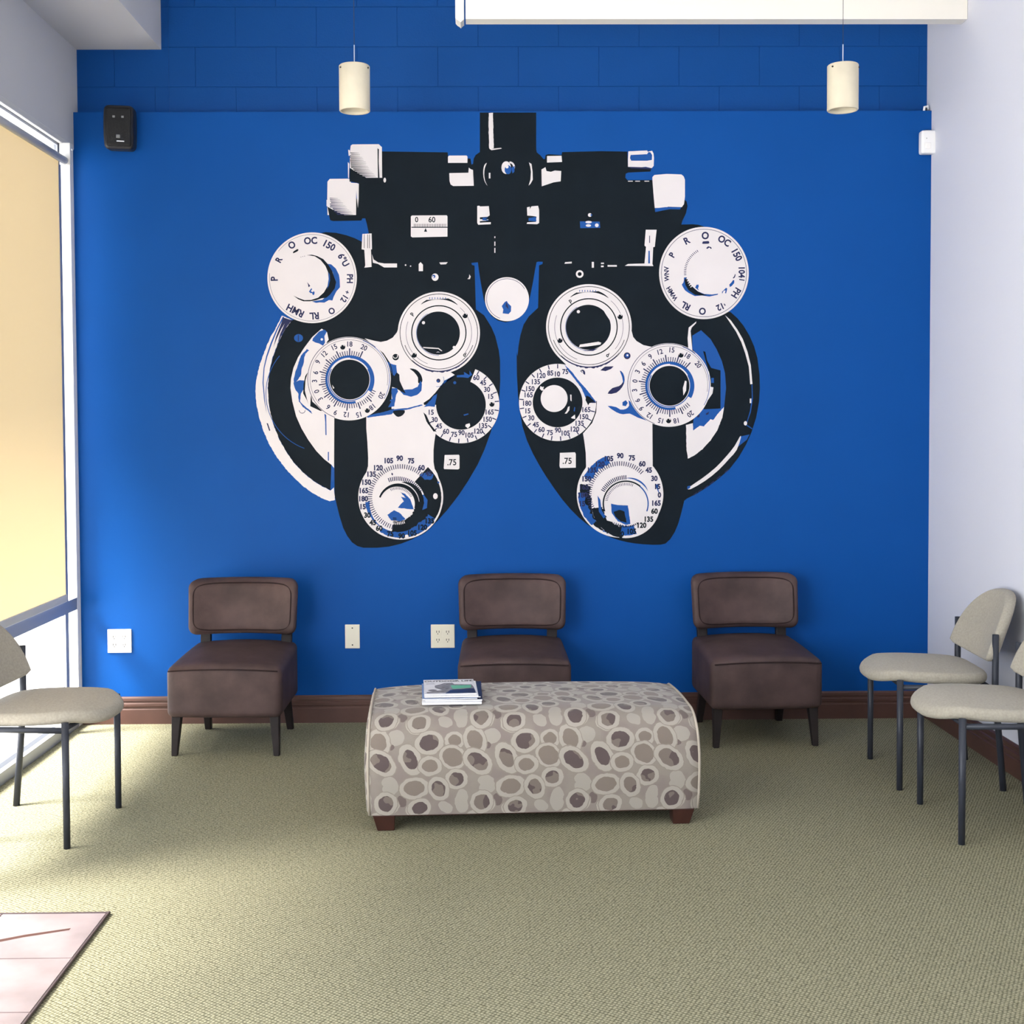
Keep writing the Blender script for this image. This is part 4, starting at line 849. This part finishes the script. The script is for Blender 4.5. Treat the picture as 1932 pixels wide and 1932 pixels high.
# ---------------------------------------------------------------- stacking side chairs
def side_chair(label, loc, rz):
    t = thing('side_chair', label, 'chair', loc, rz, 'cream side chairs with charcoal tube legs')
    # plan of the seat: straight back, full rounded front (front is -y)
    ol = []
    for i in range(48):
        a = 2 * PI * i / 48; c, s_ = math.cos(a), math.sin(a)
        if s_ < 0: x = .228 * math.copysign(abs(c) ** .72, c); y = -.035 + .255 * math.copysign(abs(s_) ** .95, s_)
        else: x = .215 * math.copysign(abs(c) ** .42, c) + .013 * math.copysign(1, c) * (1 - s_); y = -.035 + .205 * abs(s_) ** .5
        ol.append((x, y))
    st = cushion(ol, .046, .022, .016)
    for v in st.verts:
        v.co.z += .413 + .006 * (v.co.y / .2) * -1; v.co.z -= .03 * max(0, (-v.co.y - .2)) / .1
    link('seat', st, M['cream'], t, True)
    # backrest: flat bottom, arched top
    ol = []
    W2, HT = .232, .262
    for i in range(41):
        a = PI * i / 40; ol.append((W2 * math.copysign(abs(math.cos(a)) ** .8, math.cos(a)), .02 + (HT - .02) * math.sin(a) ** .9))
    for i in range(1, 20):
        x = -W2 + 2 * W2 * i / 20; ol.append((x, .012 - .022 * (1 - (x / W2) ** 2) * 1.2))
    bk = cushion(ol, .046, .021, .006)
    for v in bk.verts:
        x, z, d = v.co.x, v.co.y, v.co.z           # d = thickness, towards the sitter
        y = .205 - d + .10 * z / .26 * .9 - .055 * (x / .23) ** 2 * 1.0 + .012
        v.co = Vector((x, y, .497 + z))
    link('backrest', bk, M['cream'], t, True)
    for sx in (-1, 1):
        b1 = bmesh.new(); sweep(b1, [(sx * .226, -.200, .432), (sx * .226, -.200, .0)], .0125, 14, taper=[.0125, .0115]); link('leg', b1, M['metal'], t, True)
        b2 = bmesh.new(); sweep(b2, [(sx * .226, .165, .612), (sx * .226, .165, .40), (sx * .226, .168, .36), (sx * .226, .200, 0)], .0125, 14); link('rear_leg', b2, M['metal'], t, True)
        b3 = bmesh.new(); sweep(b3, [(sx * .224, -.195, .404), (sx * .224, .165, .404)], .0105, 10); link('side_rail', b3, M['metal'], t, True)
        b4 = bmesh.new(); sweep(b4, [(sx * .226, .165, .55), (sx * .205, .160, .552)], .009, 8); link('back_bracket', b4, M['metal'], t, True)
    for y in (-.185, .15):
        b3 = bmesh.new(); sweep(b3, [(-.224, y, .403), (.224, y, .403)], .009, 10); link('cross_rail', b3, M['metal'], t, True)
    return t
def place(ff, nf, sgn):     # feet of the front legs -> chair origin and turn
    f = Vector((ff[0] - nf[0], ff[1] - nf[1])).normalized(); c = Vector(((ff[0] + nf[0]) / 2, (ff[1] + nf[1]) / 2))
    fac = Vector((f.y, -f.x)) * sgn; o = c - fac * .200
    return (o.x, o.y, 0), math.atan2(fac.x, -fac.y)
loc, rz = place((-1.383, 4.675), (-1.428, 4.212), 1); side_chair('cream side chair beside the window, cut by the left edge of the photo', loc, rz)
loc, rz = place((1.647, 5.258), (1.622, 4.811), -1); side_chair('cream side chair nearer the blue wall, against the white right wall', loc, rz)
loc, rz = place((1.639, 4.633), (1.622, 4.171), -1); side_chair('cream side chair nearer the viewer on the right, cut by the right edge', loc, rz)

# ---------------------------------------------------------------- ottoman
OX, OY, ORZ, OW, OD = .162, 4.69, .045, .583, .315
ott = thing('ottoman', 'long rectangular ottoman in taupe fabric with oval ring pattern on dark block feet', 'ottoman', (OX, OY, 0), ORZ)
prof = []     # (y, z) from the bottom of the front, over the top, to the bottom of the back
prof += [(-OD + .004, .060), (-OD - .002, .12), (-OD - .006, .20), (-OD - .006, .26), (-OD, .285)]
for k in range(1, 10):
    a = PI / 2 * k / 9; prof.append((-OD + .12 * (1 - math.cos(a)), .295 + .115 * math.sin(a)))
for k in range(1, 12):
    s_ = k / 12; y = -OD + .12 + (2 * OD - .24) * s_; prof.append((y, .410 + .007 * math.sin(PI * s_)))
for k in range(0, 8):
    a = PI / 2 * (1 - k / 7); prof.append((OD - .12 + .12 * math.cos(a), .30 + .110 * math.sin(a)))
prof += [(OD, .20), (OD - .004, .060)]
def ott_body():
    bm = bmesh.new(); uvl = bm.loops.layers.uv.new('UVMap'); nx = 28; arc = [0]
    for (a, b_) in zip(prof, prof[1:]): arc.append(arc[-1] + math.hypot(b_[0] - a[0], b_[1] - a[1]))
    xs = [-OW + 2 * OW * i / nx for i in range(nx + 1)]
    grid = []
    for j, (y, z) in enumerate(prof):
        row = []
        bulge = 1 + .012 * math.sin(PI * min(1, z / .42)) 
        for x in xs:
            e = (x / OW) ** 8; row.append(bm.verts.new((x * bulge, y * (1 - .012 * e), z - .010 * e * (1 if z > .3 else 0) + .008 * (1 - (x / OW) ** 2) * (1 if z > .38 else 0))))
        grid.append(row)
    for j in range(len(prof) - 1):
        for i in range(nx):
            f = bm.faces.new((grid[j][i], grid[j][i + 1], grid[j + 1][i + 1], grid[j + 1][i]))
            for lp, (ii, jj) in zip(f.loops, ((i, j), (i + 1, j), (i + 1, j + 1), (i, j + 1))): lp[uvl].uv = (xs[ii] + OW, arc[jj])
    edges = []
    for col_, sx in ((0, -1), (nx, 1)):
        ring = [grid[j][col_] for j in range(len(prof))]; edges.append([v.co.copy() for v in ring])
        # end panel, slightly padded
        yc = 0; zc = .22; inner = []
        prev = ring
        for s_, d in ((.93, .010), (.75, .016), (.45, .020)):
            cur = [bm.verts.new((sx * (abs(v.co.x) * 1.0 + d), yc + (v.co.y - yc) * s_, zc + (v.co.z - zc) * s_)) for v in ring]
            n = len(cur)
            for j in range(n):
                k = (j + 1) % n; f = bm.faces.new((prev[j], prev[k], cur[k], cur[j]))
                for lp in f.loops: lp[uvl].uv = (lp.vert.co.y + 1.1, lp.vert.co.z - .05)
            prev = cur
        f = bm.faces.new(prev)
        for lp in f.loops: lp[uvl].uv = (lp.vert.co.y + 1.1, lp.vert.co.z - .05)
    bottom = bm.faces.new([grid[0][0], grid[-1][0], grid[-1][nx], grid[0][nx]]) if False else None
    return bm, edges
ob, edges = ott_body()
body = link('cushion', ob, M['ottoman'], ott, True)
for e in edges:
    pb_ = bmesh.new(); sweep(pb_, [(v.x, v.y, v.z + .001) for v in e], .0045, 8); link('piping', pb_, M['piping'], ott, True)
link('bottom_board', B(-OW + .01, OW - .01, -OD + .01, OD - .01, .055, .075), M['footwood'], ott)
for sx in (-1, 1):
    for sy in (-1, 1):
        link('foot', legmesh((sx * (OW - .048), sy * (OD - .045), .060), (sx * (OW - .054), sy * (OD - .05), 0), .080, .060, bevel=.003), M['footwood'], ott)

# ---------------------------------------------------------------- magazines on the ottoman
TZ = .4236
MR = .035
def magazine(label, dx, dy, z, th, rz, cover, w_=.205, d_=.265, name='magazine'):
    t = thing(name, label, 'magazine', (-.124 + dx, 4.635 + dy, z), MR + rz, 'magazines stacked on the ottoman')
    link('pages', B(-w_ / 2, w_ / 2, -d_ / 2, d_ / 2, 0, th - .0008, bevel=.001), M['paper'], t)
    link('cover', B(-w_ / 2 - .001, w_ / 2 + .001, -d_ / 2 - .001, d_ / 2 + .001, th - .0008, th), cover, t)
    return t
z = TZ
magazine('thick white magazine at the very bottom of the stack on the ottoman', 0, -.012, z, .0080, 0, M['paper'], .216, .275); z += .0082
magazine('navy covered magazine second from the bottom of the stack', .008, .010, z, .0055, -.01, M['cover_navy'], .208, .272); z += .0057
magazine('grey blue magazine third from the bottom of the stack, poking out left', -.010, .006, z, .0045, .02, M['cover_blue'], .200, .265); z += .0047
magazine('dark covered magazine just under the two topmost ones of the stack', .008, .014, z, .0045, -.035, M['cover_navy'], .202, .265); z += .0047
magazine('white magazine directly under the topmost one of the stack', -.004, -.004, z, .0045, .015, M['paper'], .196, .262); z += .0047
top = magazine('topmost magazine of the stack, pale cover with black title and green banner', -.008, .012, z, .0040, .03, M['cover_light'], .190, .255)
def flat_text(name, s, cx, cy, h, m, parent, z_, sx=1.0, bold=.02):
    vs, fs, _ = glyphs(s, bold); bm = bmesh.new(); k = h / .72; bv = [bm.verts.new((cx + p[0] * k * sx, cy + p[1] * k, z_)) for p in vs]
    for f in fs:
        try: bm.faces.new([bv[i] for i in f])
        except ValueError: pass
    return link(name, bm, m, parent)
flat_text('title', 'OUTDOOR LIFE', .0, .098, .024, M['ink'], top, .0043, .78, .03)
def flat_poly(name, pts, m, z_):
    bm = bmesh.new(); bm.faces.new([bm.verts.new((x, y, z_)) for x, y in pts]); return link(name, bm, m, top)
flat_poly('cover_picture', [(-.055, .02), (-.03, .045), (-.02, .062), (.012, .065), (.02, .040), (.085, .028), (.09, -.02), (.093, -.10), (.0, -.105), (-.06, -.11), (-.088, -.112), (-.088, -.095), (-.03, -.06), (-.055, -.02)], M['cover_grey'], .0042)
flat_poly('cover_picture', [(.0, -.06), (.09, -.04), (.092, -.118), (-.02, -.12)], M['cover_navy'], .00425)
flat_poly('banner', [(.004, .018), (.082, .016), (.078, -.030), (.010, -.045)], M['cover_green'], .0044)
flat_poly('badge', smoothp([(-.083, -.062), (-.065, -.048), (-.048, -.062), (-.065, -.082)], 5), M['cover_grey'], .0044)
for i, wd in enumerate((.030, .034)): flat_poly('print_lines', [(-.086, .06 - i * .012), (-.086 + wd, .06 - i * .012), (-.086 + wd, .056 - i * .012), (-.086, .056 - i * .012)], M['cover_grey'], .0043)

# ---------------------------------------------------------------- wall plates
def plate(name, label, cx, cz, w_, h_, m, kind):
    t = thing(name, label, 'wall outlet' if kind == 'quad' else 'wall plate', (cx, YB, cz))
    link('face_plate', B(-w_ / 2, w_ / 2, -.006, 0, -h_ / 2, h_ / 2, bevel=.002), m, t)
    if kind == 'quad':
        for sx in (-1, 1):
            for sz in (-1, 1):
                x, z_ = sx * .0235, sz * .0195
                bm = bmesh.new(); n = 20
                ring = [bm.verts.new((x + .0165 * math.cos(2 * PI * i / n), -.0085, z_ + max(-.013, min(.013, .0165 * math.sin(2 * PI * i / n))))) for i in range(n)]
                rb = [bm.verts.new((v.co.x, -.005, v.co.z)) for v in ring]; bm.faces.new(ring)
                for i in range(n): bm.faces.new((ring[i], ring[(i + 1) % n], rb[(i + 1) % n], rb[i]))
                r = link('receptacle', bm, m, t)
                sb = bmesh.new()
                for dx in (-.0058, .0058): box(sb, x + dx - .0014, x + dx + .0014, -.0089, -.0084, z_ - .002, z_ + .008)
                box(sb, x - .002, x + .002, -.0089, -.0084, z_ - .0095, z_ - .005); link('slot', sb, M['slot'], r)
        link('screw', B(-.002, .002, -.0072, -.006, -.002, .002), m, t)
    else:
        for sz in (-1, 1):
            bm = bmesh.new(); 
            vs = [bm.verts.new((.0035 * math.cos(a * PI / 6), -.0068, sz * .041 + .0035 * math.sin(a * PI / 6))) for a in range(12)]; v2 = [bm.verts.new((v.co.x, -.005, v.co.z)) for v in vs]; bm.faces.new(vs)
            for i in range(12): bm.faces.new((vs[i], vs[(i + 1) % 12], v2[(i + 1) % 12], v2[i]))
            link('screw', bm, M['slot'], t)
    return t
plate('wall_outlet', 'white four socket outlet on the blue wall nearest the window', -1.7595, .403, .115, .114, M['plate_white'], 'quad')
plate('wall_plate', 'narrow blank almond wall plate between the left and middle brown chairs', -.638, .417, .071, .116, M['plate'], 'blank')
plate('wall_outlet', 'almond four socket outlet just left of the middle brown chair', -.2015, .415, .115, .114, M['plate'], 'quad')

# ---------------------------------------------------------------- speaker
sp = thing('wall_speaker', 'small black loudspeaker mounted high in the left corner of the blue wall', 'speaker', (-1.700, YB - .062, 2.838), .20)
sp.rotation_euler = (.10, .02, .12)
def spk(v):
    k = (v.z / .1); v.x *= 1 - .05 * k * k; 
    if v.y < 0: v.y -= .010 * (1 - k * k)
    return v
link('cabinet', rbox(.070, .055, .101, .022, 12, spk), M['black_plastic'], sp, True)
def grf(v): v = spk(v); v.y -= .050; return v
link('grille', rbox(.060, .012, .088, .011, 12, grf), M['grille'], sp, True)
link('badge', B(-.006, .028, -.0755, -.0705, -.068, -.064), M['silver'], sp)
link('emblem', B(-.008, .010, -.0750, -.070, -.052, -.036, bevel=.002), M['grey_mark'], sp)
for x in (-.018, .022): link('screw', B(x - .006, x + .006, -.0745, -.070, .040, .050, bevel=.002), M['grey_mark'], sp)
b = bmesh.new(); sweep(b, [(0, .03, -.01), (.0, .075, .0)], .014, 12); link('wall_bracket', b, M['black_plastic'], sp, True)

# ---------------------------------------------------------------- sensor in the right corner, clip above
se = thing('motion_sensor', 'small white motion sensor box in the upper right corner of the blue wall', 'sensor', (2.150, YB - .004, 2.7715))
bm = rbox(.036, .024, .055, .010, 8, None); link('housing', bm, M['plate_white'], se, True, loc=(-.022, -.024, 0)); se.rotation_euler = (0, 0, -.0)
link('lens_window', rbox(.014, .003, .014, .0028, 6, None), M['jamb'], se, True, loc=(-.028, -.0485, -.018))
link('indicator', B(-.036, -.033, -.0495, -.047, .014, .018), M['grey_mark'], se)
link('mount', B(-.030, .006, -.010, .003, .030, .064, bevel=.002), M['grey_mark'], se)
cc = thing('cable_clip', 'tiny white cable clip on the ledge in the upper right corner', 'clip', (2.135, YB + .02, HL))
bm = bmesh.new(); sweep(bm, [(-.012, -.012, .0), (-.008, -.008, .020), (.006, -.008, .024), (.012, .0, .010)], .006, 10); link('clip_body', bm, M['plate_white'], cc, True)
bm = bmesh.new(); sweep(bm, [(-.004, -.008, .012), (.004, .02, .012)], .007, 10); link('cable', bm, M['slot'], cc, True)

# ---------------------------------------------------------------- pendants
def pendant(label, x):
    t = thing('pendant_lamp', label, 'pendant lamp', (x, 5.2, 2.733), 0, 'cylinder pendant lamps')
    bm = bmesh.new(); r, h = .0635, .186
    rings = lathe(bm, [(r - .010, .010), (r - .009, .001), (r - .003, -.001), (r, .002), (r, h - .003), (r - .003, h), (.010, h + .001)], 40)
    lathe(bm, [(r - .010, .010), (r - .010, h - .012), (.010, h - .012)], 40)
    link('shade', bm, M['alabaster'], t, True)
    bm = bmesh.new(); sweep(bm, [(0, 0, h + .08), (0, 0, HC - 2.733)], .0011, 8); link('cord', bm, M['metal'], t, True)
    bm = bmesh.new(); sweep(bm, [(0, 0, h), (0, 0, h + .085)], .0020, 8); link('cord_sleeve', bm, M['cord'], t, True)
    bm = bmesh.new(); lathe(bm, [(.004, h + .016), (.007, h + .010), (.009, h), (.001, h)], 16); link('cord_grip', bm, M['silver'], t, True)
    for a in (215, 335, 95):
        a = math.radians(a); bm = bmesh.new(); sweep(bm, [((r - .002) * math.cos(a), (r - .002) * math.sin(a), h - .016), ((r + .0035) * math.cos(a), (r + .0035) * math.sin(a), h - .016)], .0035, 10); link('screw', bm, M['slot'], t, True)
    bm = bmesh.new(); lathe(bm, [(.018, h - .013), (.018, h - .06), (.012, h - .075), (.001, h - .078)], 20); link('socket', bm, M['alabaster'], t, True)
    return t
pendant('unlit cream cylinder pendant lamp above the left side of the mural', -.5235)
pendant('unlit cream cylinder pendant lamp above the right side of the room', 1.4985)

# ---------------------------------------------------------------- projection screen housing under the ceiling
ps = thing('projection_screen', 'long cream projection screen housing hanging at the top right of the photo', 'projection screen', (1.0, 5.3, 3.14))
YS0, YS1 = 5.30, 5.56
hb = bmesh.new(); x0, x1 = -.065, 2.155; z0, z1 = 3.140, 3.222
vs = []
for (x, y, z_) in ((x0, YS0, 3.141), (x1, YS1, 3.222)):
    for dy, dz in ((0, 0), (.07, 0), (.07, .10), (0, .10)): vs.append(hb.verts.new((x, y + dy, z_ + dz)))
hb.faces.new(vs[:4]); hb.faces.new(vs[4:][::-1])
for j in range(4): hb.faces.new((vs[j], vs[(j + 1) % 4], vs[4 + (j + 1) % 4], vs[4 + j]))
world_child(ps, 'housing', hb, M['screen_white'])
cp = bmesh.new(); cpts = [(-.108, 3.25), (-.108, 3.145), (-.100, 3.136), (-.090, 3.130), (-.086, 3.125), (-.082, 3.130), (-.072, 3.138), (-.072, 3.25)]
A_ = [cp.verts.new((x, YS0 - .005, z_)) for x, z_ in cpts]; C_ = [cp.verts.new((x, YS0 + .075, z_)) for x, z_ in cpts]
cp.faces.new(A_); cp.faces.new(C_[::-1])
for j in range(len(A_)): cp.faces.new((A_[j], A_[(j + 1) % len(A_)], C_[(j + 1) % len(A_)], C_[j]))
world_child(ps, 'end_cap', cp, M['screen_white'])
for x in (.2, 1.8):
    hb = bmesh.new(); sweep(hb, [(x, 5.345 + .118 * x, 3.225), (x, 5.345 + .118 * x, HC)], .006, 8); world_child(ps, 'hanger_rod', hb, M['cord'], True)
